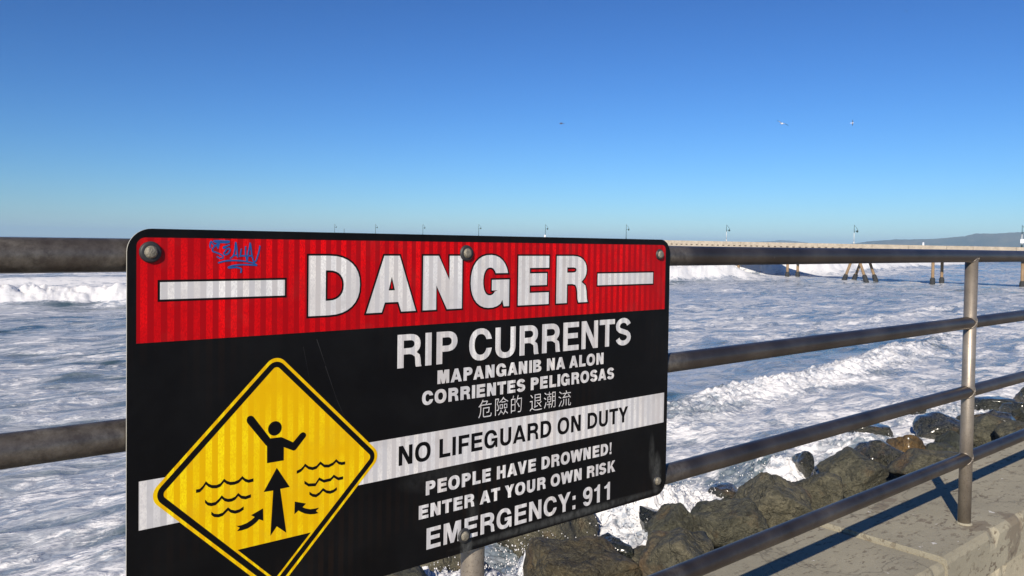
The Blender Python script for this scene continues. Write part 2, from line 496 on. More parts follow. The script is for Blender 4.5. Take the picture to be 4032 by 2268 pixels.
# ------------------------------------------------------------------ sea
def build_sea():
    az = np.concatenate([np.linspace(-150, 6, 60, endpoint=False), np.linspace(6, 97, 930), np.linspace(97, 209, 50)[1:]])
    az = np.radians(az)
    dep = np.concatenate([np.linspace(1250, 830, 60, endpoint=False), np.linspace(830, 60, 780, endpoint=False), np.linspace(60, 0.9, 130)])
    r = EYE * 2013.0 / dep
    R, A = np.meshgrid(r, az, indexing='ij')
    X, Y = R * np.cos(A), R * np.sin(A)
    Z = np.zeros_like(X)
    foam = np.zeros_like(X)
    fade = np.clip(R / 2013 * 2.2, 0.0, 50)           # footprint of a grid cell, metres
    # long chop running to the shore
    wx, wy = X * 0.16, Y * 0.34
    Z += (fbm(wx, wy, 3, 4, 0.52) - 0.5) * 0.62 * np.clip(1 - R / 900, 0.25, 1)
    Z += (fbm(X * 0.9, Y * 1.5, 9, 3) - 0.5) * 0.16 * np.clip(1 - R / 120, 0, 1)
    Z += (fbm(X * 3.1, Y * 4.0, 29, 3, billow=True) - 0.5) * 0.07 * np.clip(1 - R / 34, 0, 1)
    sw = np.sin((Y * 0.9 + X * 0.12) * 0.115 + fbm(X * .02, Y * .02, 5) * 5)
    Z += sw * 0.22 * smooth(14, 50, Y)
    # general foam level of the surf zone
    foam += 0.225 * (1 - smooth(150, 330, R)) + 0.26 * (fbm(X * 0.05, Y * 0.10, 41, 3) - 0.45) * (1 - smooth(200, 360, R))
    foam += 0.15 * smooth(30, 5, Y) * 1.0
    def breaker(cx, cy, ch, back, front, apron, fo=1.0, rough=0.5, fs=0.5, x0=None, x1=None, soft=5):
        yc = np.interp(X, cx, cy) + (fbm(X * 0.22, X * 0 + 3.3, 51, 3) - 0.5) * min(3.0, back * 0.9)
        h = np.interp(X, cx, ch)
        if x0 is not None:
            h = h * smooth(x0 - soft, x0 + soft, X)
        if x1 is not None:
            h = h * (1 - smooth(x1 - soft, x1 + soft, X))
        d = Y - yc
        prof = np.where(d > 0, np.exp(-(np.abs(d) / back) ** 1.7), np.exp(-(np.abs(d) / front) ** 2.2))
        act = np.clip(h / max(ch), 0, 1)
        fm = np.where(d > 0, 1 - smooth(0, back * 0.9, d), 1 - smooth(apron * 0.45, apron, -d)) * smooth(0.02, 0.35, act)
        lump = fbm(X * fs, Y * fs, 61, 5, 0.62, billow=True)
        hz = h * prof * (1 + rough * (lump - 0.35) * fm) + fm * act * (lump - 0.25) * rough * 0.35
        return hz, fm * fo
    # small wave close to the rocks
    cx = np.array([9, 14, 18.8, 21.1, 24.2, 26.5, 30.3, 36.9, 44.8, 55])
    cy = np.array([16.2, 15.0, 14.9, 15.4, 15.7, 15.5, 15.7, 16.8, 18.3, 20.5])
    ch = np.array([0.05, 0.20, 0.28, 0.32, 0.35, 0.35, 0.40, 0.42, 0.30, 0.02])
    hz, fm = breaker(cx, cy, ch, 0.7, 1.0, 2.3, 0.44, 0.6, 3.0)
    near_gap = smooth(0.2, 1.5, Y - np.interp(X, cx, cy)) * (1 - smooth(5.5, 9, Y - np.interp(X, cx, cy))) * smooth(12, 18, X) * (1 - smooth(38, 48, X))
    foam -= near_gap * 0.26
    Z += hz
    foam = np.maximum(foam, fm)
    # second little roller to the right, seaward
    hz, fm = breaker(np.array([30, 45, 70, 90]), np.array([24, 25.5, 28, 31]), np.array([0.0, 0.08, 0.14, 0.05]), 1.0, 1.2, 1.6, 0.40, 0.8, 1.0)
    Z += hz
    foam = np.maximum(foam, fm)
    # main breaker: from the left edge to behind the sign and on to the pier
    hz, fm = breaker(np.array([-60, 0, 16, 60, 90, 108, 120]), np.array([68, 67, 66, 69, 73, 74.5, 78]), np.array([1.2, 1.35, 1.35, 1.9, 2.0, 1.9, 1.2]),
                     4.5, 2.2, 3.2, 1.0, 0.85, 0.55, x1=113, soft=6)
    Z += hz
    foam = np.maximum(foam, fm * 1.1)
    hz, fm = breaker(np.array([104, 120, 136, 143, 184, 262, 330]), np.array([97, 90, 81.5, 80.5, 89, 105, 122]), np.array([0.5, 2.4, 3.0, 3.0, 2.8, 2.2, 0.1]),
                     6.0, 3.0, 5.0, 1.0, 0.7, 0.35)
    Z += hz
    foam = np.maximum(foam, fm * 1.1)
    # broken water behind the breaker line, seen between the rails
    foam += 0.22 * smooth(66, 74, Y) * (1 - smooth(110, 170, Y)) * (fbm(X * 0.06, Y * 0.12, 77, 3) > 0.47)
    # swash against the rocks
    edge = 10.6 + (fbm(X * 0.35, X * 0, 91, 3) - 0.5) * 2.4
    sh = 1 - smooth(edge - 0.8, edge + 1.4, Y)
    lump = fbm(X * 2.6, Y * 2.6, 95, 5, 0.6, billow=True)
    burst = np.zeros_like(X)
    for bx, by, br, bh in ((11.0, 9.5, 1.1, 0.45), (8.1, 8.6, 0.6, 0.40), (6.5, 8.6, 1.0, 0.40), (12.0, 9.9, 1.2, 0.30), (15.4, 9.4, 0.8, 0.30), (19.0, 9.5, 1.1, 0.20), (25.6, 9.6, 1.4, 0.25), (4.5, 10.5, 1.5, 0.35)):
        dd = ((X - bx) ** 2 + (Y - by) ** 2) / br ** 2
        burst = np.maximum(burst, np.exp(-dd) * bh)
    Z += burst * (0.55 + 1.6 * lump) + sh * (lump - 0.4) * 0.10 * (Y > 3)
    foam = np.maximum(foam, np.maximum(smooth(0.10, 0.35, burst) * (0.45 + 0.5 * lump), sh * (0.30 + 0.25 * fbm(X * 0.8, Y * 0.8, 97, 3))))
    foam = np.clip(foam, 0, 1.1)
    Z = Z * smooth(-2, 3, Y)
    calm = smooth(270, 600, R) * 0.96
    Z *= 1 - 0.8 * smooth(600, 2500, R)
    Z -= 0.0
    nr, na = X.shape
    co = np.stack([X, Y, Z + WATER], -1).reshape(-1, 3).astype(np.float32)
    i = np.arange(nr - 1)[:, None] * na + np.arange(na - 1)[None, :]
    q = np.stack([i, i + na, i + na + 1, i + 1], -1).reshape(-1, 4)
    q = q[:, ::-1]
    me = bpy.data.meshes.new('sea_water')
    me.vertices.add(len(co))
    me.vertices.foreach_set('co', co.ravel())
    me.loops.add(q.size)
    me.polygons.add(len(q))
    me.loops.foreach_set('vertex_index', q.ravel().astype(np.int32))
    me.polygons.foreach_set('loop_start', (np.arange(len(q)) * 4).astype(np.int32))
    me.polygons.foreach_set('loop_total', np.full(len(q), 4, np.int32))
    me.polygons.foreach_set('use_smooth', np.ones(len(q), bool))
    me.update(calc_edges=True)
    a = me.attributes.new('foam', 'FLOAT', 'POINT')
    a.data.foreach_set('value', foam.ravel().astype(np.float32))
    a = me.attributes.new('calm', 'FLOAT', 'POINT')
    a.data.foreach_set('value', calm.ravel().astype(np.float32))
    me.materials.append(M_WATER)
    o = bpy.data.objects.new('sea_water', me)
    COL.objects.link(o)
    o['kind'] = 'structure'
    if me.polygons[len(q) // 2].normal.z < 0:
        me.flip_normals()
build_sea()

# ------------------------------------------------------------------ hills and haze
def build_hills():
    prof = [(-14, .0150), (0, .0185), (10, .0205), (17.35, .0193), (18.0, .0191), (18.37, .0181), (19.13, .0178), (19.89, .0177), (20.47, .0147), (21.06, .0136), (21.86, .0118), (22.87, .0112),
            (23.66, .0106), (24.32, .0107), (24.74, .0096), (25.77, .0082), (26.72, .0055), (27.97, .0030), (29.0, -.0005)]
    prof2 = [(28.0, .0012), (29.2, .0045), (30.04, .0066), (31.0, .0080), (31.48, .0082), (32.0, .0068), (32.62, .0062), (34.5, .0045), (37.0, .0030), (39.5, -.0005)]
    mat = NT('far_hillside')
    n = mat.noise(0.0045, 6, 0.6)
    n2 = mat.noise(0.02, 5, 0.6)
    c = mat.mix(mat.ramp(n, [(0.42, 0.0), (0.58, 1.0)]), (0.035, 0.045, 0.030), (0.11, 0.095, 0.065))
    c = mat.mix(mat.ramp(n2, [(0.4, 0.5), (0.6, 0.0)]), c, (0.03, 0.04, 0.03))
    mat.set(Base_Color=c, Roughness=0.95)
    for nm, pr, R0 in (('near_hills', prof, 3400), ('far_headland', prof2, 5200)):
        a0, a1 = pr[0][0], pr[-1][0]
        azs = np.linspace(a0, a1, 420)
        hs = np.interp(azs, [p[0] for p in pr], [p[1] for p in pr]) * R0 + EYE
        hs = hs + (fbm(azs * 6, azs * 0, 5, 5, 0.6) - 0.5) * 3.4 + (fbm(azs * 40, azs * 0, 8, 3) - 0.5) * 1.6
        rows = [(-420, -0.02, 0), (-300, .22, 20), (-200, .45, 30), (-110, .72, 26), (-40, .92, 10), (0, 1.0, 0), (120, .9, 0), (400, .3, 0), (600, -.02, 0)]
        vs = []
        for dr, fr, amp in rows:
            for j, a in enumerate(azs):
                rr = R0 + dr + amp * 3 * (vnoise(np.array([a * 2.2]), np.array([dr * .01]), 3)[0] - 0.5)
                z = max(hs[j], -2) * fr + amp * 0.25 * (vnoise(np.array([a * 1.7]), np.array([dr * .02]), 13)[0] - 0.5) * min(1, max(hs[j], 0) / 30)
                vs.append((rr * math.cos(math.radians(a)), rr * math.sin(math.radians(a)), z - 0.3))
        na = len(azs)
        fs = [(i * na + j, i * na + j + 1, (i + 1) * na + j + 1, (i + 1) * na + j) for i in range(len(rows) - 1) for j in range(na - 1)]
        o = mesh_obj('hills' if nm == 'near_hills' else 'distant_headland', vs, fs, mat.m, smooth=True)
        o['kind'] = 'structure'
build_hills()

hz = NT('haze_air')
hz.t.nodes.remove(hz.b)
pv = hz.n('ShaderNodeVolumePrincipled')
pv.inputs['Color'].default_value = (0.50, 0.76, 1.0, 1)
pv.inputs['Anisotropy'].default_value = -0.1
pv.inputs['Density'].default_value = 0.00021
hz.link(pv.outputs[0], hz.t.nodes['Material Output'].inputs['Volume'])
hb = MB().box((-900, -900, -8.0), (9000, 9000, 88)).build('haze', hz.m)
hb['kind'] = 'stuff'

# ------------------------------------------------------------------ pier
PX = lambda y: 122.1 - 0.0345 * (y - 38.4)
PT = lambda y: EYE + 0.43 + 0.21 * (y - 38.4) / 22.95          # top of the parapet
def build_pier():
    root = thing('fishing_pier', 'long concrete pier on splayed piles crossing the breakers behind the railing', 'pier', (122.1, 38.4, 0))
    ox, oy = 122.1, 38.4
    def strip(name, xa, xb, za, zb, y0, y1, mat):
        vs = []
        for y in (y0, y1):
            for dx in (xa, xb):
                for dz in (za, zb):
                    vs.append((PX(y) + dx - ox, y - oy, PT(y) + dz))
        fs = [(0, 2, 3, 1), (4, 5, 7, 6), (0, 4, 6, 2), (1, 3, 7, 5), (0, 1, 5, 4), (2, 6, 7, 3)]
        return mesh_obj(name, vs, fs, mat, root)
    Y0, Y1 = 2.0, 236.0
    step = 5.74
    for side in (0, 1):
        y = Y0
        i = 0
        while y < Y1:
            y2 = min(Y1, y + step * (0.93 if i % 3 else 0.6))
            xa, xb = ((0.0, 0.22) if side == 0 else (5.6, 5.82))
            strip('parapet_panel', xa, xb, -1.02 + 0.001 * (i % 2), -0.012 * (i % 3 == 1), y, y2 - 0.05, M_PIER)
            y = y2
            i += 1
    strip('deck', 0.1, 5.7, -1.34, -1.024, Y0, Y1, M_PIER)
    strip('edge_beam', 0.35, 0.95, -1.70, -1.342, Y0, Y1, M_PIER)
    strip('edge_beam', 4.85, 5.45, -1.70, -1.342, Y0, Y1, M_PIER)
    mb = MB()
    y = 60.0
    while y < 226:
        x = PX(y) - ox
        z = PT(y)
        mb.box((x - 0.02, y - oy, z - 0.78), (x + 0.1, y - oy + 0.42, z - 0.60))
        y += 1.12
    sc = mb.build('scupper_openings', plain('recess_shade_tone', (0.10, 0.075, 0.05), 0.9), root)  # solid boxes on the face, coloured as the shade inside the openings
    sc['kind'] = 'stuff'
    for kk in range(-2, 17):
        y = 38.4 + kk * 11.475
        x = PX(y) - ox
        z = PT(y) - 1.702
        MB().box((x + 0.15, y - oy - 0.4, z - 0.25), (x + 5.65, y - oy + 0.4, z)).build('cap_beam', M_PIER, root)
        top = z - 0.26
        for dx in (0.75, 3.95):
            legs = [(0.0, 0.0)] if kk != 2 else [(-1, 1), (1, 1)]
            for sgn, spl in legs:
                b = Vector((x + dx, y - oy + sgn * 2.65 * spl, -2.5))
                t = Vector((x + dx, y - oy + sgn * 0.40 * spl, top))
                wob = 0.02 * math.sin(kk * 3.1 + dx)
                o = MB().tube([b, b.lerp(t, 0.5) + Vector((wob, wob, 0)), t], 0.215, 12).build('pile', M_PILE, root, True)
                def at_z(zz):
                    f = (zz - b.z) / (t.z - b.z)
                    return b.lerp(t, f)
                MB().tube([at_z(-1.6), at_z(-0.2), at_z(0.45), at_z(0.72), at_z(0.86)], [0.40, 0.37, 0.36, 0.32, 0.225], 12).build('pile_jacket', M_JACKET, o, True)
    return root
build_pier()

ORD = ['nearest lamp, at the right edge of the photo', 'second lamp from the right edge', 'third lamp from the right edge', 'first lamp right of the sign corner',
       'lamp above the right end of DANGER', 'lamp above the gap before the last letters of DANGER', 'lamp above the middle of the sign', 'lamp left of the middle sign bolt', 'farthest lamp, leftmost over the sign']
ORD = ['dark green pier lamp at the right edge, with a white notice board on its pole',
       'pier lamp standing behind the right bay of railing, pale lower pole and dark top',
       'pale pier lamp between the sign corner and the hills, first right of the sign',
       'pier lamp rising over the right end of the sign, beside the last letter of DANGER',
       'pier lamp over the sign with a round white board at its foot',
       'pier lamp over the sign just right of the middle bolt of its top edge',
       'pier lamp over the sign, left of the middle bolt',
       'small far pier lamp over the D of DANGER',
       'farthest and smallest pier lamp, leftmost above the sign']
M_LAMPG = plain('green_lamp_paint', (0.012, 0.045, 0.05), 0.5)
M_LAMPW = plain('pale_lamp_pole', (0.52, 0.55, 0.55), 0.5)
M_BOARD = plain('white_board', (0.85, 0.85, 0.85), 0.5)
for k in range(9):
    y = 38.4 + 22.95 * k
    if k == 8:
        y = 236 - 14.0
    z = PT(y)
    t = thing('pier_lamp', ORD[k], 'street lamp', (PX(y) + 0.11, y, z), 0, 'lamps along the pier')
    pale = k in (1, 2)
    MB().tube([(0, 0, 0.0), (0, 0, 0.35)], 0.10, 10).build('pole_base', M_LAMPW if pale else M_LAMPG, t, True)
    MB().tube([(0, 0, 0.35), (0, 0, 1.75)], [0.055, 0.05], 8).build('lower_pole', M_LAMPW if (pale or k == 0) else M_LAMPG, t, True)
    MB().tube([(0, 0, 1.75), (0, 0, 2.98)], [0.05, 0.028], 8).build('upper_pole', M_LAMPG, t, True)
    br = MB()
    br.tube([(0, 0, 2.93), (0.22, -0.19, 2.6), (0.40, -0.34, 2.30), (0.42, -0.36, 2.12), (0.34, -0.29, 2.02)], 0.024, 6)
    br.tube([(0, 0, 1.95), (0.2, -0.17, 1.98), (0.36, -0.31, 2.10)], 0.022, 6)
    br.build('bracket', M_LAMPG, t, True)
    ln = MB()
    ln.tube([(0.36, -0.31, 2.16), (0.36, -0.31, 2.06), (0.36, -0.31, 1.92), (0.36, -0.31, 1.78)], [0.05, 0.15, 0.17, 0.04], 10)
    ln.build('lantern', M_LAMPG, t, True)
b0 = thing('notice_board', 'white rectangular notice board on the pole of the nearest pier lamp', 'sign', (PX(38.4) + 0.02, 38.3, PT(38.4) + 0.55))
MB().box((-0.03, -0.24, 0), (0, 0.24, 0.55)).build('board', M_BOARD, b0)
MB().box((0.002, -0.03, -0.1), (0.05, 0.03, 0.5)).build('clamp', M_ALU, b0)
yb = 38.4 + 22.95 * 4
b1 = thing('round_board', 'small round white board at the foot of a pier lamp above the sign', 'sign', (PX(yb) + 0.03, yb, PT(yb) + 0.42))
MB().tube([(-0.03, 0, 0), (0, 0, 0)], 0.27, 16).build('disc', M_BOARD, b1)
MB().box((0.003, -0.03, -0.2), (0.05, 0.03, 0.1)).build('clamp', M_ALU, b1)
yc_ = 38.4 + 22.95 * 0.55
wb = MB().box((-0.09, -0.09, 0), (0.09, 0.09, 0.42))
tag(wb.build('utility_box', M_BOARD, None), 'tiny white box standing on the pier parapet in front of the hills', 'box').location = (PX(yc_) + 0.12, yc_, PT(yc_))
mp = MB()
mp.tube([(0, 0, 0), (0, 0, 1.55)], 0.06, 8)
p2 = tag(mp.build('pier_post', M_LAMPG, None), 'short thin post just right of the farthest pier lamp', 'post')
p2.location = (PX(214) + 0.11, 216.5, PT(216.5))

# ------------------------------------------------------------------ shore, promenade and sea wall
def build_shore():
    vs, fs = [], []
    xs = np.linspace(-14, 90, 120)
    prof = [(1.75, 1.0), (2.2, 1.25), (3.5, 1.1), (5.5, 0.65), (7.5, 0.15), (9.0, -0.45), (11, -1.2), (16, -2.6), (40, -4.0)]
    for y, z in prof:
        for x in xs:
            vs.append((x, y + 0.4 * mnoise.noise((x * .4, y, 0)), z + 0.3 * mnoise.noise((x * .5, y * .6, 3)) if y > 2 else z))
    n = len(xs)
    for i in range(len(prof) - 1):
        for j in range(n - 1):
            fs.append((i * n + j, i * n + j + 1, (i + 1) * n + j + 1, (i + 1) * n + j))
    o = mesh_obj('shore_slope', vs, fs, M_WET, smooth=True)
    o['kind'] = 'structure'
build_shore()

LEDGE = EYE - 1.102
wall = thing('sea_wall', 'low concrete sea wall with a stained flat coping under the railing', 'wall', (3.0, 1.42, LEDGE - 0.48))
wall_parts = []
def slab(name, x0, x1, y0, y1, z0, z1, mat, ch=0.018, seed=0, sub=True):
    """coping slab with a worn, chipped arris"""
    ox, oy, oz = 3.0, 1.42, LEDGE - 0.48
    nx = max(2, int((x1 - x0) / 0.035))
    prof = [(y0, z0), (y0, z1 - ch - 0.05), (y0, z1 - ch), (y0 + ch * 0.35, z1 - ch * 0.3), (y0 + ch, z1), (y0 + 0.08, z1), ((y0 + y1) / 2, z1), (y1 - 0.08, z1), (y1 - ch, z1), (y1, z1 - ch), (y1, z0)]
    vs = []
    for i in range(nx + 1):
        x = x0 + (x1 - x0) * i / nx
        for j, (y, z) in enumerate(prof):
            c = mnoise.noise((x * 9, j * 0.2, seed)) + 0.6 * mnoise.noise((x * 31, j * .2, seed + 5))
            dz = dy = 0
            if j in (2, 3, 4):
                k = max(0.0, c - 0.12) * 0.020
                dy, dz = k * (1.0 if j != 4 else 0.9), -k * (0.9 if j != 4 else 0.15)
            vs.append((x - ox, y + dy - oy, z + dz - oz))
    n = len(prof)
    fs = [(i * n + j, i * n + j + 1, (i + 1) * n + j + 1, (i + 1) * n + j) for i in range(nx) for j in range(n - 1)]
    fs += [tuple(range(n - 1, -1, -1)), tuple(nx * n + j for j in range(n))]
    fs += [tuple([i * n, (i + 1) * n, (i + 1) * n + n - 1, i * n + n - 1]) for i in range(nx)]
    return mesh_obj(name, vs, fs, mat, wall)
slab('coping_slab', 3.02, 6.9, 1.150, 1.715, LEDGE - 0.16, LEDGE, M_CONC, 0.022, 1)
slab('coping_slab', -0.9, 2.992, 1.150, 1.72, LEDGE - 0.16, LEDGE - 0.012, M_CONC, 0.022, 2)
slab('coping_slab', 6.93, 10.9, 1.152, 1.715, LEDGE - 0.16, LEDGE - 0.004, M_CONC, 0.022, 3)
slab('coping_slab', -4.9, -0.93, 1.148, 1.715, LEDGE - 0.16, LEDGE, M_CONC, 0.022, 4)
slab('coping_slab', 10.93, 15, 1.150, 1.715, LEDGE - 0.16, LEDGE - 0.002, M_CONC, 0.022, 5)
slab('wall_face', -4.9, 2.995, 1.165, 1.70, LEDGE - 4.0, LEDGE - 0.162, M_CONC2, 0.004, 6)
slab('wall_face', 3.01, 15, 1.160, 1.70, LEDGE - 4.0, LEDGE - 0.162, M_CONC2, 0.004, 7)
pv_ = MB().box((-12, -14, LEDGE - 0.8), (22, 1.158, LEDGE - 0.48)).build('promenade', concrete_mat('promenade_concrete', (0.33, 0.30, 0.25), 0.5))
pv_['kind'] = 'structure'

# ------------------------------------------------------------------ railing
def build_railing():
    YR, RR = 1.262, 0.0242
    root = thing('guard_railing', 'weathered grey steel pipe railing with four horizontal rails along the wall', 'railing', (3.46, YR, LEDGE))
    posts = [-4.01, -1.52, 0.97, 3.46, 5.95, 8.44, 10.93, 13.42]
    rails = [-0.0258, -0.291, -0.568, -0.837]
    lx = lambda x: x - 3.46
    lz = lambda z: EYE + z - LEDGE
    for zi, z in enumerate(rails):
        n = 160
        pts = [(lx(-4.2 + 18.0 * i / n), 0.0015 * mnoise.noise((i * .07, zi, 0)), lz(z) + 0.0015 * mnoise.noise((i * .07, zi, 5))) for i in range(n + 1)]
        MB().tube(pts, RR + (0.0004 if zi == 0 else 0), 28).build('rail', M_METAL, root, True)
    for x in posts:
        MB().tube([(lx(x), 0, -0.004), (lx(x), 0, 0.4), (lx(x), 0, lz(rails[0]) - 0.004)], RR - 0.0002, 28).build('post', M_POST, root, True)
        wb_ = MB()
        for z in rails[0:]:
            for sg in (-1, 1):
                pts = []
                for q in range(25):
                    t = 2 * math.pi * q / 24
                    a = abs((RR) * math.sin(t))
                    pts.append((lx(x) + sg * (a + 0.001), (RR + 0.0004) * math.cos(t), lz(z) + (RR + 0.0004) * math.sin(t)))
                if z == rails[0]:
                    pts = [p for p in pts if p[2] < lz(z)]
                wb_.tube(pts, 0.0030, 6)
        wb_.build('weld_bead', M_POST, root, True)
        MB().tube([(lx(x), 0, -0.003), (lx(x), 0, 0.004), (lx(x), 0, 0.007)], [RR + 0.006, RR + 0.005, RR + 0.0005], 28).build('post_grout', M_CONC, root, True)
build_railing()

# ------------------------------------------------------------------ lettering outlines (bold grotesque)
def arc(cx, cy, rx, ry, a0, a1, n=12, p=2.25):
    out = []
    for i in range(n + 1):
        a = math.radians(a0 + (a1 - a0) * i / n)
        c, s_ = math.cos(a), math.sin(a)
        e = 2.0 / p
        out.append((cx + rx * math.copysign(abs(c) ** e, c), cy + ry * math.copysign(abs(s_) ** e, s_)))
    return out

def ang_for_y(cy, ry, y, p=2.25):
    v = max(-1, min(1, (y - cy) / ry))
    s_ = math.copysign(abs(v) ** (p / 2.0), v)
    return math.degrees(math.asin(s_))

def glyph(ch, W, H, s, b):
    c = W / 2
    if ch == 'I':
        return [[(0, 0), (W, 0), (W, H), (0, H)]]
    if ch == '1':
        return [[(W - s, 0), (W, 0), (W, H), (W - .70 * s, H), (W - .95 * s, H * .90), (W - 1.5 * s, H * .83), (0, H * .80), (0, H * .68), (W - s, H * .68)]]
    if ch == '!':
        return [[(W * .1, H * .30), (W * .9, H * .30), (W, H * .75), (W, H), (0, H), (0, H * .75)][0:0] or [(W * .25, H * .28), (W * .75, H * .28), (W, H), (0, H)], [(0, 0), (W, 0), (W, H * .2), (0, H * .2)]]
    if ch == ':':
        return [[(0, 0), (W, 0), (W, H * .21), (0, H * .21)], [(0, H * .52), (W, H * .52), (W, H * .73), (0, H * .73)]]
    if ch == 'L':
        return [[(0, 0), (W, 0), (W, b), (s, b), (s, H), (0, H)]]
    if ch == 'E':
        m0 = H * .52 - b / 2
        return [[(0, 0), (W, 0), (W, b), (s, b), (s, m0), (W * .93, m0), (W * .93, m0 + b), (s, m0 + b), (s, H - b), (W, H - b), (W, H), (0, H)]]
    if ch == 'F':
        m0 = H * .47 - b / 2
        return [[(0, 0), (s, 0), (s, m0), (W * .92, m0), (W * .92, m0 + b), (s, m0 + b), (s, H - b), (W, H - b), (W, H), (0, H)]]
    if ch == 'T':
        return [[(c - s / 2, 0), (c + s / 2, 0), (c + s / 2, H - b), (W, H - b), (W, H), (0, H), (0, H - b), (c - s / 2, H - b)]]
    if ch == 'H':
        m0 = H * .52 - b / 2
        return [[(0, 0), (s, 0), (s, m0), (W - s, m0), (W - s, 0), (W, 0), (W, H), (W - s, H), (W - s, m0 + b), (s, m0 + b), (s, H), (0, H)]]
    if ch == 'N':
        dw = s * 1.12
        y1 = H - H * (s * .96) / (W - dw)
        y2 = H - H * (W - s * .96 - dw) / (W - dw)
        q = s * .96
        return [[(0, 0), (q, 0), (q, y1), (W - dw, 0), (W, 0), (W, H), (W - q, H), (W - q, y2), (dw, H), (0, H)]]
    if ch == 'M':
        dm, sd, sw = s * .85, s * 1.05, s * 1.42
        q = s * .9
        xb, xs = c - dm / 2, sw - sd
        k = (xs - xb) / H
        yk = (q - xb) / k
        yv = (c - sd - xb) / k
        return [[(0, 0), (q, 0), (q, yk), (xb, 0), (W - xb, 0), (W - q, yk), (W - q, 0), (W, 0), (W, H), (W - sw, H), (c, yv), (sw, H), (0, H)]]
    if ch in 'AV':
        aw, p = s * 1.02, s * 1.0
        mm = (c - aw / 2) / H
        if ch == 'A':
            h1 = H * .175
            h2 = h1 + b * .86
            out = [(0, 0), (p, 0), (p + mm * h1, h1), (W - p - mm * h1, h1), (W - p, 0), (W, 0), (c + aw / 2, H), (c - aw / 2, H)]
            x2 = p + mm * h2
            return [out, [(x2, h2), (W - x2, h2), (c, max((c - p) / mm, H * .63))]]
        yb = H - (c - p) / mm
        return [[(c - aw / 2, 0), (c + aw / 2, 0), (W, H), (W - p, H), (c, yb), (p, H), (0, H)]]
    if ch == 'W':
        aw, p, mw = s * .98, s * 1.0, s * .98
        xl, xr = W * .275, W * .725
        ml = (xl - aw / 2) / H
        yb = H - (xl - p) / ml
        mc = (c + mw / 2 - (xl + aw / 2)) / H
        ym = (c - xl - aw / 2) / mc
        return [[(xl - aw / 2, 0), (xl + aw / 2, 0), (c, ym), (xr - aw / 2, 0), (xr + aw / 2, 0), (W, H), (W - p, H), (xr, yb), (c + mw / 2, H), (c - mw / 2, H), (xl, yb), (p, H), (0, H)]]
    if ch == 'Y':
        jy, p = H * .40, s * 1.12
        mm = (c - s / 2) / (H - jy)
        yb = H - (c - p) / mm
        return [[(c - s / 2, 0), (c + s / 2, 0), (c + s / 2, jy), (W, H), (W - p, H), (c, yb), (p, H), (0, H), (c - s / 2, jy)]]
    if ch == 'K':
        return [[(0, 0), (s, 0), (s, H * .26), (s + W * .13, H * .40), (W - s * 1.25, 0), (W, 0), (W * .58, H * .58), (W * .97, H), (W * .97 - s * 1.2, H), (s, H * .50), (s, H), (0, H)]]
    if ch == 'D':
        x0 = W * .38
        out = [(0, 0)] + arc(x0, H / 2, W - x0, H / 2, -90, 90, 16, 2.3) + [(0, H)]
        inn = [(s, b)] + arc(min(x0, W - s), H / 2, max(W - s - x0, W * .1), H / 2 - b, -90, 90, 14, 2.3) + [(s, H - b)]
        return [out, inn]
    if ch == 'O':
        o = H * .018
        return [arc(c, H / 2, c, H / 2 + o, 0, 360, 32, 2.3)[:-1], arc(c, H / 2, c - s * .98, H / 2 + o - b, 0, 360, 28, 2.2)[:-1]]
    if ch == 'C':
        o = H * .018
        ro, ri = H / 2 + o, H / 2 + o - b
        at, ab = ang_for_y(H / 2, ro, H * .655), ang_for_y(H / 2, ro, H * .365)
        it, ib = ang_for_y(H / 2, ri, H * .655), ang_for_y(H / 2, ri, H * .365)
        return [arc(c, H / 2, c, ro, at, 360 + ab, 26) + arc(c, H / 2, c - s * .98, ri, 360 + ib, it, 24)]
    if ch == 'G':
        o = H * .018
        ro, ri = H / 2 + o, H / 2 + o - b
        at = ang_for_y(H / 2, ro, H * .66)
        it, ib = ang_for_y(H / 2, ri, H * .66), ang_for_y(H / 2, ri, H * .30)
        cx = c * .98
        return [arc(cx, H / 2, cx, ro, at, 302, 24) + [(W * .82, H * .13), (W * .86, 0), (W, 0), (W, H * .53), (W * .54, H * .53), (W * .54, H * .53 - b * .85), (W - s * .95, H * .53 - b * .85)]
                + arc(cx, H / 2, cx - s * .98, ri, 360 + ib, it, 22)]
    if ch == 'U':
        o = H * .018
        R = min(c, H * .36)
        return [[(0, H)] + arc(c, R, c, R + o, 180, 360, 18) + [(W, H), (W - s, H)] + arc(c, R, c - s, R + o - b, 360, 180, 16) + [(s, H)]]
    if ch in 'PRB':
        hb = H * (.375 if ch == 'P' else .40)
        cy, ry = (H + hb) / 2, (H - hb) / 2
        x0 = W * .52
        xr = W if ch == 'P' else W * .965
        bowl = arc(x0, cy, xr - x0, ry, -90, 90, 12)
        hole = [(s, hb + b)] + arc(x0, cy, max(xr - s - x0, W * .05), ry - b, -90, 90, 10) + [(s, H - b)]
        if ch == 'P':
            return [[(0, 0), (s, 0), (s, hb)] + bowl + [(0, H)], hole]
        if ch == 'R':
            notch = [q for q in bowl if q[1] > hb + (H - hb) * .13]
            leg = [(0, 0), (s, 0), (s, hb), (W * .50, hb), (W * .60, hb * .95), (W - s * 1.06, hb * .78), (W - s * 1.0, hb * .55), (W - s * .97, hb * .2), (W - s * .88, 0),
                   (W * 1.01, 0), (W * .985, hb * .18), (W * .965, hb * .62), (W * .93, hb * .90), (W * .80, hb * 1.10)]
            return [leg + notch + [(0, H)], hole]
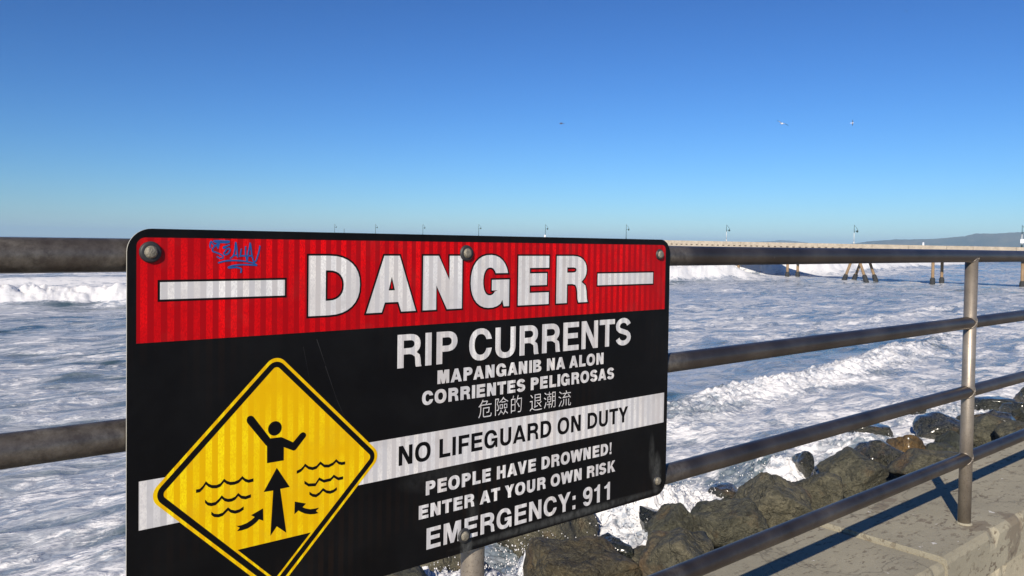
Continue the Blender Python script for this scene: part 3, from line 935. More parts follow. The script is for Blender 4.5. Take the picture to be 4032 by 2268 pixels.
        if ch == 'B':
            jy = H * .52
            lo = arc(W * .5, (jy) / 2, W * .5, jy / 2, -90, 62, 10)
            up = arc(W * .48, (H + jy) / 2, W * .45, (H - jy) / 2, -62, 90, 10)
            h1 = [(s, b)] + arc(W * .5, (b + jy - b / 2) / 2, W * .5 - s, (jy - 1.5 * b) / 2, -90, 90, 8) + [(s, jy - b / 2)]
            h2 = [(s, jy + b / 2)] + arc(W * .48, (jy + b / 2 + H - b) / 2, W * .45 - s, (H - 1.5 * b - jy) / 2, -90, 90, 8) + [(s, H - b)]
            return [[(0, 0)] + lo + up + [(0, H)], h1, h2]
    if ch == 'S':
        o = H * .018
        cen = []
        r1y = (H / 2 - b / 2) / 2 + o / 2
        cyt = H + o - b / 2 - r1y
        cyb = -o + b / 2 + r1y
        rx = (W - s) / 2
        for a in range(12, 181, 12):
            cen.append((c + rx * .97 * math.cos(math.radians(a)), cyt + r1y * math.sin(math.radians(a))))
        cen += [(c - rx * .93, cyt - r1y * .38), (c - rx * .62, cyt - r1y * .74), (c, H / 2), (c + rx * .62, cyb + r1y * .74), (c + rx * .93, cyb + r1y * .38)]
        for a in range(0, -169, -12):
            cen.append((c + rx * math.cos(math.radians(a)), cyb + r1y * math.sin(math.radians(a))))
        L, Rr = [], []
        for i, p in enumerate(cen):
            a_, b_ = cen[max(i - 1, 0)], cen[min(i + 1, len(cen) - 1)]
            dx, dy = b_[0] - a_[0], b_[1] - a_[1]
            l = math.hypot(dx, dy)
            nx, ny = -dy / l, dx / l
            t = (s * nx * nx + b * ny * ny) / 2
            L.append((p[0] + nx * t, p[1] + ny * t))
            Rr.append((p[0] - nx * t, p[1] - ny * t))
        return [L + Rr[::-1]]
    if ch == '9':
        o = H * .018
        rt = H * .325
        cy = H + o - rt
        out = [(W * .03, H * .235)] + arc(c, H * .30, c * .96, H * .30 + o, 195, 268, 8) + arc(c, H * .5, c, H * .5 + o, 275, 360, 10)
        out += arc(c, cy, c, rt, 0, 270, 22)
        out += [(W * .72, H * .385), (W - s, H * .42), (W - s * 1.02, H * .30), (W - s * 1.25, H * .17)]
        out += arc(c, H * .30, c - s * .9, H * .30 + o - b, 290, 200, 7) + [(s * .98, H * .245)]
        return [out, arc(c, cy, c - s * .95, rt - b, 0, 360, 20)[:-1]]
    return []

AFM = {'A': (722, 20, 702), 'B': (722, 76, 669), 'C': (722, 44, 684), 'D': (722, 76, 685), 'E': (667, 76, 621), 'F': (611, 76, 587), 'G': (778, 44, 713), 'H': (722, 71, 651), 'I': (278, 64, 214),
       'K': (722, 87, 722), 'L': (611, 76, 583), 'M': (833, 69, 765), 'N': (722, 69, 654), 'O': (778, 44, 734), 'P': (667, 76, 627), 'R': (722, 76, 677), 'S': (667, 39, 629), 'T': (611, 14, 598),
       'U': (722, 72, 651), 'V': (667, 19, 648), 'W': (944, 6, 938), 'Y': (667, 15, 653), ' ': (278, 0, 0), '!': (333, 90, 244), ':': (333, 92, 242), '9': (556, 30, 522), '1': (556, 69, 378)}

def offset_loop(loop, d):
    """mitred offset, positive = outwards for a counter-clockwise loop"""
    pts = []
    for q in loop:
        if not pts or math.hypot(q[0] - pts[-1][0], q[1] - pts[-1][1]) > 1e-5:
            pts.append(q)
    if math.hypot(pts[0][0] - pts[-1][0], pts[0][1] - pts[-1][1]) < 1e-5:
        pts.pop()
    area = sum(pts[i - 1][0] * pts[i][1] - pts[i][0] * pts[i - 1][1] for i in range(len(pts)))
    if area < 0:
        pts = pts[::-1]
    out = []
    n = len(pts)
    for i in range(n):
        a, b_, c_ = pts[i - 1], pts[i], pts[(i + 1) % n]
        d1 = (b_[0] - a[0], b_[1] - a[1])
        d2 = (c_[0] - b_[0], c_[1] - b_[1])
        l1, l2 = math.hypot(*d1), math.hypot(*d2)
        n1 = (d1[1] / l1, -d1[0] / l1)
        n2 = (d2[1] / l2, -d2[0] / l2)
        k = 1 + n1[0] * n2[0] + n1[1] * n2[1]
        k = max(k, 0.25)
        out.append((b_[0] + d * (n1[0] + n2[0]) / k, b_[1] + d * (n1[1] + n2[1]) / k))
    return out

def fill(mb, loops, y):
    tris = tessellate_polygon([[Vector((p[0], p[1], 0)) for p in lp] for lp in loops])
    flat = [p for lp in loops for p in lp]
    vs = [(p[0], y, p[1]) for p in flat]
    fs = []
    for t in tris:
        a, b_, c_ = (flat[i] for i in t)
        ar = (b_[0] - a[0]) * (c_[1] - a[1]) - (c_[0] - a[0]) * (b_[1] - a[1])
        if abs(ar) < 1e-14:
            continue
        fs.append(tuple(t) if ar > 0 else (t[0], t[2], t[1]))   # normal towards -y
    mb.add(vs, fs)

def rrect(u0, v0, u1, v1, r, n=8):
    out = []
    for cx, cy, a in ((u1 - r[1], v0 + r[1], -90), (u1 - r[2], v1 - r[2], 0), (u0 + r[3], v1 - r[3], 90), (u0 + r[0], v0 + r[0], 180)):
        rr = {-90: r[1], 0: r[2], 90: r[3], 180: r[0]}[a]
        if rr <= 0:
            out.append((cx, cy))
            continue
        out += [(cx + rr * math.cos(math.radians(a + 90 * i / n)), cy + rr * math.sin(math.radians(a + 90 * i / n))) for i in range(n + 1)]
    return out

def rdiamond(cu_, cv, d, r, n=8):
    """square of half-width d turned by 45 degrees, corners rounded by r"""
    out = []
    for q in range(4):
        a0 = 90 * q
        k = (d - r) * math.sqrt(2)
        cx, cy = cu_ + k * math.cos(math.radians(a0)), cv + k * math.sin(math.radians(a0))
        out += [(cx + r * math.cos(math.radians(a0 - 45 + 90 * i / n)), cy + r * math.sin(math.radians(a0 - 45 + 90 * i / n))) for i in range(n + 1)]
    return out

# ------------------------------------------------------------------ the sign
def build_sign():
    SW, SH, T = 1.2192, 0.6152, 0.0032
    root = thing('warning_sign', 'large black, red and white DANGER rip currents sign bolted to the railing', 'sign', (0.3158, 1.232, EYE - 0.6016))
    # plate
    loop = rrect(0, 0, SW, SH, (0.034,) * 4, 10)
    n = len(loop)
    vs = [(u, 0, v) for u, v in loop] + [(u, T, v) for u, v in loop] + [(u, 0, v) for u, v in loop] + [(u, T, v) for u, v in loop]
    fs = [tuple(range(n)), tuple(2 * n - 1 - i for i in range(n))]
    fs += [(2 * n + i, 3 * n + i, 3 * n + (i + 1) % n, 2 * n + (i + 1) % n) for i in range(n)]
    pl = mesh_obj('plate', vs, fs, [M_BLACK, M_ALU], root)
    for i, p in enumerate(pl.data.polygons):
        p.material_index = 0 if i == 0 else 1
    def sheet(name, loops_list, y, mat, parent=root):
        mb = MB()
        for lp in loops_list:
            fill(mb, lp, y)
        return mb.build(name, mat, parent)
    red = sheet('red_panel', [[rrect(0.0128, 0.4485, 1.2025, 0.6022, (0, 0, 0.0125, 0.0125), 8)]], -0.0003, M_RED)
    # the word DANGER and the bars, white with a black outline
    big = [('D', .2801, .3762), ('A', .3890, .4918), ('N', .5069, .5965), ('G', .6171, .7140), ('E', .7375, .8222), ('R', .8438, .9372)]
    white, black = [], []
    for ch, a, b_ in big:
        lps = glyph(ch, b_ - a, 0.1007, 0.0312, 0.0247)
        lps = [[(x + a, y + 0.4753) for x, y in lp] for lp in lps]
        white.append(lps)
        black.append([offset_loop(lps[0], 0.0033)] + [offset_loop(h, -0.0033) for h in lps[1:]])
    for w_, b_ in zip(white, black):
        wd = sheet('letter', [w_], -0.0009, M_WHITE)
        sheet('letter_outline', [b_], -0.0006, M_INK, wd)
    for u0, v0, u1, v1 in ((.0451, .5113, .2386, .5368), (.9687, .5110, 1.1566, .5370)):
        bar = sheet('white_bar', [[[(u0, v0), (u1, v0), (u1, v1), (u0, v1)]]], -0.0009, M_WHITE)
        e = 0.0033
        sheet('bar_outline', [[[(u0 - e, v0 - e), (u1 + e, v0 - e), (u1 + e, v1 + e), (u0 - e, v1 + e)]]], -0.0006, M_INK, bar)
    # white stripe
    sheet('white_stripe', [[[(.0166, .1745), (1.2066, .1745), (1.2066, .2466), (.0166, .2466)]]], -0.0003, M_WHITE)
    # text lines
    def line(name, text, u0, u1, v0, v1, H, s, b, mat, y=-0.0006):
        pen, inks = 0, []
        for ch in text:
            adv, l, r = AFM[ch]
            if ch != ' ':
                inks.append((ch, pen + l, pen + r))
            pen += adv
        a, z = inks[0][1], inks[-1][2]
        k = (u1 - u0) / (z - a)
        out = []
        for ch, l, r in inks:
            x0 = u0 + (l - a) * k
            W = (r - l) * k
            if ch == 'I':
                W = max(W, s)
            g = glyph(ch, W, H, s if ch not in ':!' else s, b)
            t = (x0 - u0) / (u1 - u0)
            vb = v0 + (v1 - v0) * t
            out.append([[(x + x0, yy + vb) for x, yy in lp] for lp in g])
        for lps in out:
            mb = MB()
            if min(p[1] for p in lps[-1]) > max(p[1] for p in lps[0]) or max(p[1] for p in lps[-1]) < min(p[1] for p in lps[0]):
                for lp in lps:
                    fill(mb, [lp], y)
            else:
                fill(mb, lps, y)
            mb.build('letter', mat, root)
    rip = [('R', .4537, .5053), ('I', .5140, .5280), ('P', .5390, .5872), ('C', .6155, .6722), ('U', .6805, .7330), ('R', .7440, .7957), ('R', .8056, .8573), ('E', .8665, .9133),
           ('N', .9216, .9731), ('T', .9781, 1.0277), ('S', 1.0309, 1.0822)]
    for ch, a, b_ in rip:
        mb = MB()
        fill(mb, [[(x + a, y + .3724) for x, y in lp] for lp in glyph(ch, b_ - a, .0609, .0134, .0112)], -0.0006)
        mb.build('letter', M_WHITE, root)
    line('tagalog_lettering', 'MAPANGANIB NA ALON', .5420, .9923, .3352, .3343, .0256, .0079, .0062, M_WHITE)
    line('spanish_lettering', 'CORRIENTES PELIGROSAS', .5079, 1.0278, .2990, .2978, .0257, .0079, .0062, M_WHITE)
    line('lifeguard_lettering', 'NO LIFEGUARD ON DUTY', .4588, 1.0771, .1946, .1934, .0357, .0080, .0067, M_INK, -0.0006)
    line('drowned_lettering', 'PEOPLE HAVE DROWNED!', .5188, 1.0236, .1290, .1267, .0263, .0080, .0062, M_WHITE)
    line('own_risk_lettering', 'ENTER AT YOUR OWN RISK', .5036, 1.0372, .0865, .0845, .0258, .0079, .0062, M_WHITE)
    line('emergency_lettering', 'EMERGENCY: 911', .5215, 1.0208, .0262, .0234, .0402, .0092, .0077, M_WHITE)
    # Chinese line, built-in font outlines turned into a flat mesh
    def cjk(text, u0, u1, v0, v1, sx_skew=0.0):
        cd = bpy.data.curves.new('t', 'FONT')
        cd.body = text
        cd.offset = -0.009
        to = bpy.data.objects.new('t', cd)
        COL.objects.link(to)
        bpy.context.view_layer.update()
        me = bpy.data.meshes.new_from_object(to.evaluated_get(bpy.context.evaluated_depsgraph_get()))
        co = np.array([v.co[:2] for v in me.vertices])
        fs = [tuple(p.vertices) for p in me.polygons]
        bpy.data.objects.remove(to)
        lo, hi = co.min(0), co.max(0)
        co = (co - lo) / (hi - lo)
        return [(u0 + (u1 - u0) * x, -0.0006, v0 + (v1 - v0) * y) for x, y in co], fs
    for txt, u0, u1, v0, v1 in (('危', .640, .6735, .2575, .2930), ('險', .6822, .7160, .2570, .2930), ('的', .7235, .7522, .2570, .2925), ('退', .7740, .8085, .2545, .2885),
                                ('潮', .8135, .8468, .2550, .2895), ('流', .8555, .8924, .2535, .2870)):
        vs_, fs_ = cjk(txt, u0, u1, v0, v1)
        fs2 = []
        for f in fs_:
            a, b_, c_ = (vs_[i] for i in f[:3])
            nx = (b_[0] - a[0]) * (c_[2] - a[2]) - (c_[0] - a[0]) * (b_[2] - a[2])
            fs2.append(f if nx > 0 else tuple(reversed(f)))
        MB().add(vs_, fs2).build('character', M_WHITE, root)
    # diamond
    C0, C1 = .2252, .2212
    dm = sheet('yellow_diamond', [[rdiamond(C0, C1, .1397, .0203)]], -0.0006, M_YELLOW)
    sheet('diamond_border', [[rdiamond(C0, C1, .1345, .017), rdiamond(C0, C1, .1255, .0075)[::-1]]], -0.0009, M_INK, dm)
    person = [(0.2102, 0.269), (0.2073, 0.2721), (0.178, 0.3106), (0.1767, 0.3134), (0.1765, 0.317), (0.178, 0.3204), (0.1807, 0.3218), (0.1839, 0.3219), (0.1871, 0.3201), (0.1894, 0.3171), (0.2155, 0.2809), (0.2343, 0.2803), (0.2377, 0.2786), (0.2548, 0.2687), (0.267, 0.2808), (0.27, 0.2828), (0.2735, 0.2827), (0.2765, 0.2806), (0.2779, 0.2774), (0.2769, 0.2747), (0.2603, 0.2566), (0.2584, 0.2551), (0.2554, 0.2548), (0.2525, 0.2562), (0.2388, 0.2632), (0.2387, 0.2414), (0.2104, 0.2415)]
    head = [(.2233 + .0116 * math.cos(i * math.pi / 12), .2961 + .0117 * math.sin(i * math.pi / 12)) for i in range(24)]
    sheet('swimmer_pictogram', [[person], [head]], -0.0009, M_INK, dm)
    arrows = [[(0.227, 0.2311), (0.2494, 0.1957), (0.2331, 0.1954), (0.244, 0.121), (0.2276, 0.135), (0.2169, 0.1221), (0.2211, 0.1951), (0.2051, 0.1957)],
              [(0.1603, 0.1507), (0.1663, 0.1461), (0.162, 0.1417), (0.1695, 0.1413), (0.1789, 0.1423), (0.1873, 0.1456), (0.1936, 0.1495), (0.1976, 0.153), (0.2048, 0.1492), (0.2042, 0.1694), (0.1845, 0.1623), (0.1904, 0.1582), (0.1851, 0.1544), (0.1778, 0.1513), (0.1694, 0.1497), (0.1642, 0.1498)],
              [(0.2585, 0.1696), (0.2784, 0.1624), (0.2724, 0.1574), (0.2779, 0.1542), (0.286, 0.1512), (0.2942, 0.1505), (0.3025, 0.1505), (0.2966, 0.146), (0.3011, 0.1417), (0.2943, 0.1413), (0.2861, 0.1425), (0.2768, 0.1457), (0.2698, 0.1499), (0.265, 0.1533), (0.2581, 0.1488)]]
    sheet('arrow_pictogram', [[a] for a in arrows], -0.0009, M_INK, dm)
    waves = [
        [(0.0983, 0.2198), (0.1038, 0.2198), (0.1086, 0.2238), (0.113, 0.2298), (0.1171, 0.2254), (0.1224, 0.2223), (0.1295, 0.221), (0.1354, 0.2226), (0.1411, 0.2287), (0.1453, 0.2247), (0.1508, 0.222), (0.1574, 0.2214), (0.1641, 0.2229), (0.17, 0.2278), (0.1745, 0.223), (0.1799, 0.2203), (0.188, 0.2208)],
        [(0.1119, 0.2017), (0.1161, 0.1968), (0.1215, 0.1947), (0.128, 0.195), (0.1334, 0.1989), (0.1375, 0.2034), (0.1421, 0.1983), (0.1476, 0.1959), (0.1531, 0.1956), (0.1587, 0.1973), (0.1635, 0.2022), (0.1686, 0.197), (0.1754, 0.1947), (0.184, 0.1961)],
        [(0.1216, 0.181), (0.1259, 0.1769), (0.1324, 0.175), (0.1389, 0.1758), (0.1433, 0.1793), (0.1475, 0.1826), (0.1521, 0.178), (0.1588, 0.1753), (0.1655, 0.1758), (0.1723, 0.1789)],
        [(0.2616, 0.2203), (0.2685, 0.2223), (0.2732, 0.2259), (0.2763, 0.2298), (0.2826, 0.2243), (0.2898, 0.2216), (0.2969, 0.2226), (0.3041, 0.2288), (0.3114, 0.2224), (0.3196, 0.221), (0.3277, 0.2234), (0.3335, 0.228), (0.3385, 0.2231), (0.3443, 0.221), (0.3505, 0.2211)],
        [(0.2754, 0.2012), (0.2829, 0.1952), (0.2953, 0.1935), (0.3022, 0.202), (0.3106, 0.1966), (0.3233, 0.197), (0.3293, 0.2019), (0.3377, 0.1957), (0.3469, 0.1959)],
        [(0.2846, 0.1811), (0.2901, 0.1765), (0.2965, 0.1744), (0.3029, 0.177), (0.3093, 0.1827), (0.3159, 0.1775), (0.3224, 0.1754), (0.329, 0.1762), (0.3352, 0.1793)]]
    for w in waves:
        sheet('wave_pictogram', [[w + [(u, v - 0.0051) for u, v in w[::-1]]]], -0.0009, M_INK, dm)
    sheet('seabed_pictogram', [[[(.1629, .1116), (.2251, .0494), (.2873, .1116)]]], -0.0009, M_INK, dm)
    # marker scrawl
    strokes = [[(0.1189, 0.5877), (0.1176, 0.5915), (0.1193, 0.5976), (0.1216, 0.5942), (0.1244, 0.592)], [(0.1475, 0.5983), (0.1354, 0.5988), (0.1242, 0.5985), (0.1259, 0.5968), (0.1341, 0.5962), (0.1441, 0.5961), (0.1476, 0.5975)], [(0.1315, 0.5956), (0.1268, 0.5921), (0.1221, 0.5873), (0.1217, 0.583), (0.1268, 0.5809), (0.1333, 0.5783), (0.1376, 0.5749), (0.1372, 0.5727), (0.1333, 0.5718), (0.1286, 0.5744)], [(0.1319, 0.5951), (0.1307, 0.5908), (0.1298, 0.5874)], [(0.1315, 0.5951), (0.1289, 0.5912), (0.1302, 0.5874)], [(0.1476, 0.5927), (0.1437, 0.5909), (0.1384, 0.5894), (0.1385, 0.5874), (0.1419, 0.5887)], [(0.1463, 0.587), (0.1437, 0.5861), (0.1402, 0.5818), (0.1389, 0.5792), (0.1411, 0.5775), (0.1455, 0.5792), (0.1483, 0.5836), (0.1476, 0.5866), (0.1463, 0.587)], [(0.149, 0.5718), (0.1534, 0.5757), (0.156, 0.5845), (0.1572, 0.5967), (0.1591, 0.5867), (0.1605, 0.5736)], [(0.1547, 0.5764), (0.1609, 0.5766)], [(0.1662, 0.5863), (0.1653, 0.5801), (0.1645, 0.5749), (0.1654, 0.5757), (0.173, 0.5758)], [(0.1731, 0.5903), (0.1729, 0.5802), (0.1744, 0.5713), (0.1757, 0.566)], [(0.1757, 0.5669), (0.177, 0.578), (0.1792, 0.589), (0.1803, 0.5957), (0.1819, 0.5868), (0.1834, 0.5758), (0.1866, 0.5656)], [(0.1961, 0.5914), (0.1952, 0.5847), (0.1925, 0.5749), (0.1898, 0.5678), (0.1866, 0.5647), (0.1912, 0.5606)], [(0.1304, 0.5649), (0.1399, 0.5675), (0.1508, 0.5685), (0.1641, 0.5681), (0.1753, 0.5665), (0.1866, 0.5638), (0.1912, 0.5611)], [(0.1912, 0.5606), (0.1776, 0.5616), (0.1641, 0.5617), (0.153, 0.5605), (0.146, 0.5579), (0.1486, 0.557), (0.1575, 0.5578), (0.165, 0.556), (0.1664, 0.5533), (0.1655, 0.5494)], [(0.1766, 0.5758), (0.1838, 0.5758)]]
    mb = MB()
    lay = 0
    hw = 0.00115
    for stt in strokes:
        pts = []
        for i in range(len(stt) - 1):
            p0, p1, p2_, p3 = stt[max(i - 1, 0)], stt[i], stt[i + 1], stt[min(i + 2, len(stt) - 1)]
            for j in range(5):
                t = j / 5
                pts.append(tuple(0.5 * ((2 * p1[q]) + (-p0[q] + p2_[q]) * t + (2 * p0[q] - 5 * p1[q] + 4 * p2_[q] - p3[q]) * t * t + (-p0[q] + 3 * p1[q] - 3 * p2_[q] + p3[q]) * t ** 3) for q in (0, 1)))
        pts.append(stt[-1])
        for i in range(len(pts) - 1):
            (x0, y0), (x1, y1) = pts[i], pts[i + 1]
            l = math.hypot(x1 - x0, y1 - y0) or 1e-6
            nx, ny = -(y1 - y0) / l * hw, (x1 - x0) / l * hw
            ex, ey = (x1 - x0) / l * hw * .5, (y1 - y0) / l * hw * .5
            yy = -0.0006 - lay * 0.0000015
            lay += 1
            mb.add([(x0 - nx - ex, yy, y0 - ny - ey), (x1 - nx + ex, yy, y1 - ny + ey), (x1 + nx + ex, yy, y1 + ny + ey), (x0 + nx - ex, yy, y0 + ny - ey)], [(0, 3, 2, 1)])
    o = mb.build('graffiti_scrawl', M_BLUE, root)
    o['label'] = 'blue marker scrawl in the red panel'
    for p in o.data.polygons:
        pass
    # pale scratches in the black panel
    mb = MB()
    for (u0, v0), (u1, v1), w in (((.296, .436), (.312, .392), .0012), ((.312, .390), (.334, .330), .0009), ((.334, .330), (.352, .292), .0006), ((.272, .425), (.283, .372), .0005)):
        l = math.hypot(u1 - u0, v1 - v0)
        nx, ny = -(v1 - v0) / l * w / 2, (u1 - u0) / l * w / 2
        mb.add([(u0 - nx, -0.0002, v0 - ny), (u1 - nx * .3, -0.0002, v1 - ny * .3), (u1 + nx * .3, -0.0002, v1 + ny * .3), (u0 + nx, -0.0002, v0 + ny)], [(0, 1, 2, 3)])
    mb.build('scratch', plain('pale_scratch', (0.022, 0.022, 0.022), 0.7), root)
    # bolts with rubber washers
    for (u, v, rw) in ((.0316, .5810, .0152), (.6058, .5812, .0150), (1.1787, .5796, .0125), (1.1847, .0361, .0115), (.6085, .0336, .0142), (.0320, .0350, .0150)):
        prof = [(0.0, rw + .0006), (.0012, rw), (.0032, rw - .0008), (.0040, rw - .0024), (.0040, .0095)]
        vs, n = [], 32
        for hgt, rr in prof:
            vs += [(u + rr * math.cos(2 * math.pi * i / n) * (1 + .012 * math.sin(3 * i)), -0.0010 - hgt, v + rr * math.sin(2 * math.pi * i / n)) for i in range(n)]
        fs = [(j * n + i, (j + 1) * n + i, (j + 1) * n + (i + 1) % n, j * n + (i + 1) % n) for j in range(len(prof) - 1) for i in range(n)]
        w_ = mesh_obj('washer', vs, fs, M_RUBBER, root, True)
        prof = [(0.0030, .0100), (.0038, .0100), (.0040, .0088), (.0058, .0086), (.0070, .0078), (.0078, .0055), (.0081, .0028), (.0082, .0001)]
        vs = []
        for hgt, rr in prof:
            vs += [(u + rr * math.cos(2 * math.pi * i / n), -0.0010 - hgt, v + rr * math.sin(2 * math.pi * i / n)) for i in range(n)]
        fs = [(j * n + i, (j + 1) * n + i, (j + 1) * n + (i + 1) % n, j * n + (i + 1) % n) for j in range(len(prof) - 1) for i in range(n)]
        mesh_obj('bolt_head', vs, fs, M_BOLT, w_, True)
build_sign()

# ------------------------------------------------------------------ boulders
def rock_mesh(seed, sub=4, cuts=22, soft=0.0):
    rnd = random.Random(seed)
    bm = bmesh.new()
    bmesh.ops.create_icosphere(bm, subdivisions=sub, radius=1.0)
    planes = []
    for i in range(cuts):
        d = Vector((rnd.gauss(0, 1), rnd.gauss(0, 1), rnd.gauss(0, 1))).normalized()
        planes.append((d, rnd.uniform(0.62, 1.0)))
    off = Vector((rnd.uniform(0, 90), rnd.uniform(0, 90), rnd.uniform(0, 90)))
    for v in bm.verts:
        d = v.co.normalized()
        acc = 0.0
        for nrm, ds in planes:
            c = nrm.dot(d)
            if c > 0.05:
                acc += (c / ds) ** 36
        r = min(1.25, acc ** (-1 / 36.0)) if acc > 0 else 1.2
        r += 0.13 * mnoise.noise(d * 1.6 + off) + 0.05 * mnoise.noise(d * 3.3 + off) - 0.9 * max(0.0, 0.06 - abs(mnoise.noise(d * 1.3 + off * 2))) + 0.06 * abs(mnoise.noise(d * 4.2 + off * 3)) + 0.03 * abs(mnoise.noise(d * 7 + off)) + 0.022 * mnoise.noise(d * 15 + off)
        v.co = d * r
    me = bpy.data.meshes.new('boulder')
    bm.to_mesh(me)
    bm.free()
    me.polygons.foreach_set('use_smooth', [True] * len(me.polygons))
    return me

ROCKS = [
    # x, y, z(centre), width, height, material, label
    (7.75, 7.60, 0.36, 1.75, 0.98, M_ROCKB, 'big brown boulder at the bottom edge right of the post under the sign'),
    (9.00, 8.30, 0.22, 0.90, 0.55, M_WET, 'dark wet boulder tucked behind the big brown one at the bottom'),
    (8.95, 9.75, 0.30, 1.65, 1.30, M_ROCK, 'green-grey boulder peeping out below the lower sign edge'),
    (8.70, 6.80, 0.66, 1.35, 1.00, M_ROCK, 'large olive boulder right of the brown one at the bottom, cut by the lowest rail'),
    (10.60, 7.20, 0.60, 1.20, 0.75, M_ROCK, 'olive boulder resting above the lowest rail, right of the dark seam'),
    (10.15, 8.00, 0.46, 1.00, 0.68, M_ROCK, 'angular olive boulder at the waterline behind the bottom olive one'),
    (10.60, 8.70, 0.28, 0.75, 0.40, M_WET, 'low reddish wet stone touching the splash at the waterline'),
    (12.00, 7.40, 0.56, 1.45, 0.92, M_ROCK, 'large cracked green-grey boulder in the middle of the rock line'),
    (13.10, 7.20, 0.58, 1.05, 0.62, M_ROCK, 'smooth green-grey boulder right of the large cracked one'),
    (14.90, 7.40, 0.56, 1.30, 0.82, M_ROCK, 'tall rounded olive boulder with pale veins over the lowest rail'),
    (15.70, 8.90, 0.42, 0.50, 0.42, M_WET, 'small black stone washed over by foam'),
    (15.20, 8.10, 0.36, 0.70, 0.42, M_WET, 'black wet stone at the foot of the tall rounded boulder'),
    (17.00, 8.00, 0.44, 1.10, 0.72, M_WET, 'dark brown block left of the golden stone'),
    (17.80, 8.95, 0.16, 0.70, 0.30, M_WET, 'low dark stone at the water edge left of the dark brown block'),
    (20.70, 10.0, 0.22, 1.60, 0.50, M_WET, 'flat dark rock standing alone in the foam'),
    (18.70, 8.05, 0.38, 0.80, 0.62, M_GOLD, 'golden orange stone among the dark boulders left of the right post'),
    (16.40, 6.70, 0.70, 1.35, 0.62, M_ROCK, 'long olive boulder just above the lowest rail left of the right post'),
    (22.00, 8.70, 0.30, 1.45, 0.70, M_WET, 'glistening black boulder at the waterline left of the right post'),
    (19.00, 7.20, 0.58, 1.00, 0.68, M_ROCK, 'olive boulder half behind the right post'),
    (26.60, 9.00, 0.28, 1.35, 0.62, M_WET, 'dark flat-topped boulder at the waterline right of the right post'),
    (22.70, 7.60, 0.55, 1.05, 0.66, M_WET, 'rounded dark boulder below the flat-topped one right of the post'),
    (20.90, 7.30, 0.58, 1.05, 0.62, M_ROCK, 'green-grey boulder right against the right post'),
    (20.50, 6.50, 0.72, 1.00, 0.50, M_ROCK, 'olive boulder above the lowest rail right of the right post'),
    (28.60, 8.70, 0.35, 0.85, 0.58, M_WET, 'dark boulder cut by the right edge at the waterline'),
    (24.80, 7.70, 0.52, 0.90, 0.50, M_WET, 'small dark boulder near the right edge below the waterline ones'),
    (14.90, 5.80, 0.85, 0.90, 0.45, M_ROCK, 'low olive stone between the lowest rail and the tall rounded boulder'),
    (6.60, 9.60, 0.05, 1.10, 0.80, M_ROCK, 'boulder below the sign left of the post, wet with spray'),
    (5.60, 8.60, 0.25, 1.10, 0.80, M_ROCK, 'boulder at the bottom edge under the sign, left of the post'),
    (23.80, 8.60, 0.25, 0.80, 0.45, M_WET, 'black stone between the glistening boulder and the flat-topped one'),
    (17.90, 7.00, 0.60, 0.95, 0.60, M_ROCK, 'grey boulder in front of the golden stone'),
    (13.60, 8.00, 0.32, 0.70, 0.42, M_WET, 'small dark stone behind the smooth green-grey boulder'),
    (11.50, 8.35, 0.30, 0.75, 0.42, M_ROCK, 'low stone at the waterline behind the large cracked boulder'),
    (9.60, 7.20, 0.40, 0.80, 0.60, M_ROCK, 'olive stone wedged between the two bottom olive boulders'),
    (13.4, 9.3, 0.15, 0.7, 0.30, M_WET, 'low black stone awash in the foam left of the small black stone'),
    (24.5, 10.3, 0.18, 0.8, 0.26, M_WET, 'thin dark rock in the foam beyond the flat dark rock'),
]
gm = 'boulders of the riprap below the wall'
for i, (x, y, z, w, h, mat, lab) in enumerate(ROCKS):
    me = rock_mesh(100 + i, 5 if i < 10 else 4)
    me.materials.append(mat)
    o = bpy.data.objects.new('boulder', me)
    COL.objects.link(o)
    rnd = random.Random(i * 3 + 1)
    o.location = (x, y, z)
    o.scale = (w * 0.51, max(w * 0.46, 0.34), h * 0.64)
    o.rotation_euler = (rnd.uniform(-.15, .15), rnd.uniform(-.15, .15), rnd.uniform(-0.5, 0.5) - 0.5)
    tag(o, lab, 'boulder', gm)
SHORT = ['big brown bottom boulder', 'dark wet boulder behind the brown one', 'green-grey boulder below the sign edge', 'large olive bottom boulder', 'olive boulder by the dark seam',
         'angular olive waterline boulder', 'low reddish wet stone', 'large cracked middle boulder', 'smooth green-grey boulder', 'tall rounded veined boulder', 'small black foam-washed stone',
         'black stone at the tall boulder foot', 'dark brown block', 'low dark water-edge stone', 'flat lone rock', 'golden orange stone', 'long olive boulder left of the post', 'glistening black boulder',
         'olive boulder behind the right post', 'dark flat-topped boulder', 'rounded dark boulder right of the post', 'green-grey boulder at the right post', 'olive boulder right of the post',
         'dark right-edge boulder', 'small dark right-edge boulder', 'low olive stone by the lowest rail', 'wet boulder left of the sign post', 'bottom-edge boulder left of the sign post',
         'black stone left of the flat-topped one', 'grey boulder before the golden stone', 'small dark stone behind the smooth boulder', 'low stone behind the cracked boulder',
         'wedged olive bottom stone', 'low black awash stone', 'thin dark foam rock']
protos = []
for j in range(6):
    me = rock_mesh(500 + j, 4)
    protos.append(me)
rnd = random.Random(42)
cnt = 0
ROWS = [(6.5, 0.38, 0.42, 'small olive filler boulder showing between the named ones above the lowest rail'),
        (7.7, 0.16, 0.42, 'small dark filler boulder in a gap of the middle row'), (8.9, -0.18, 0.38, 'small wet filler stone in the wash along the waterline')]
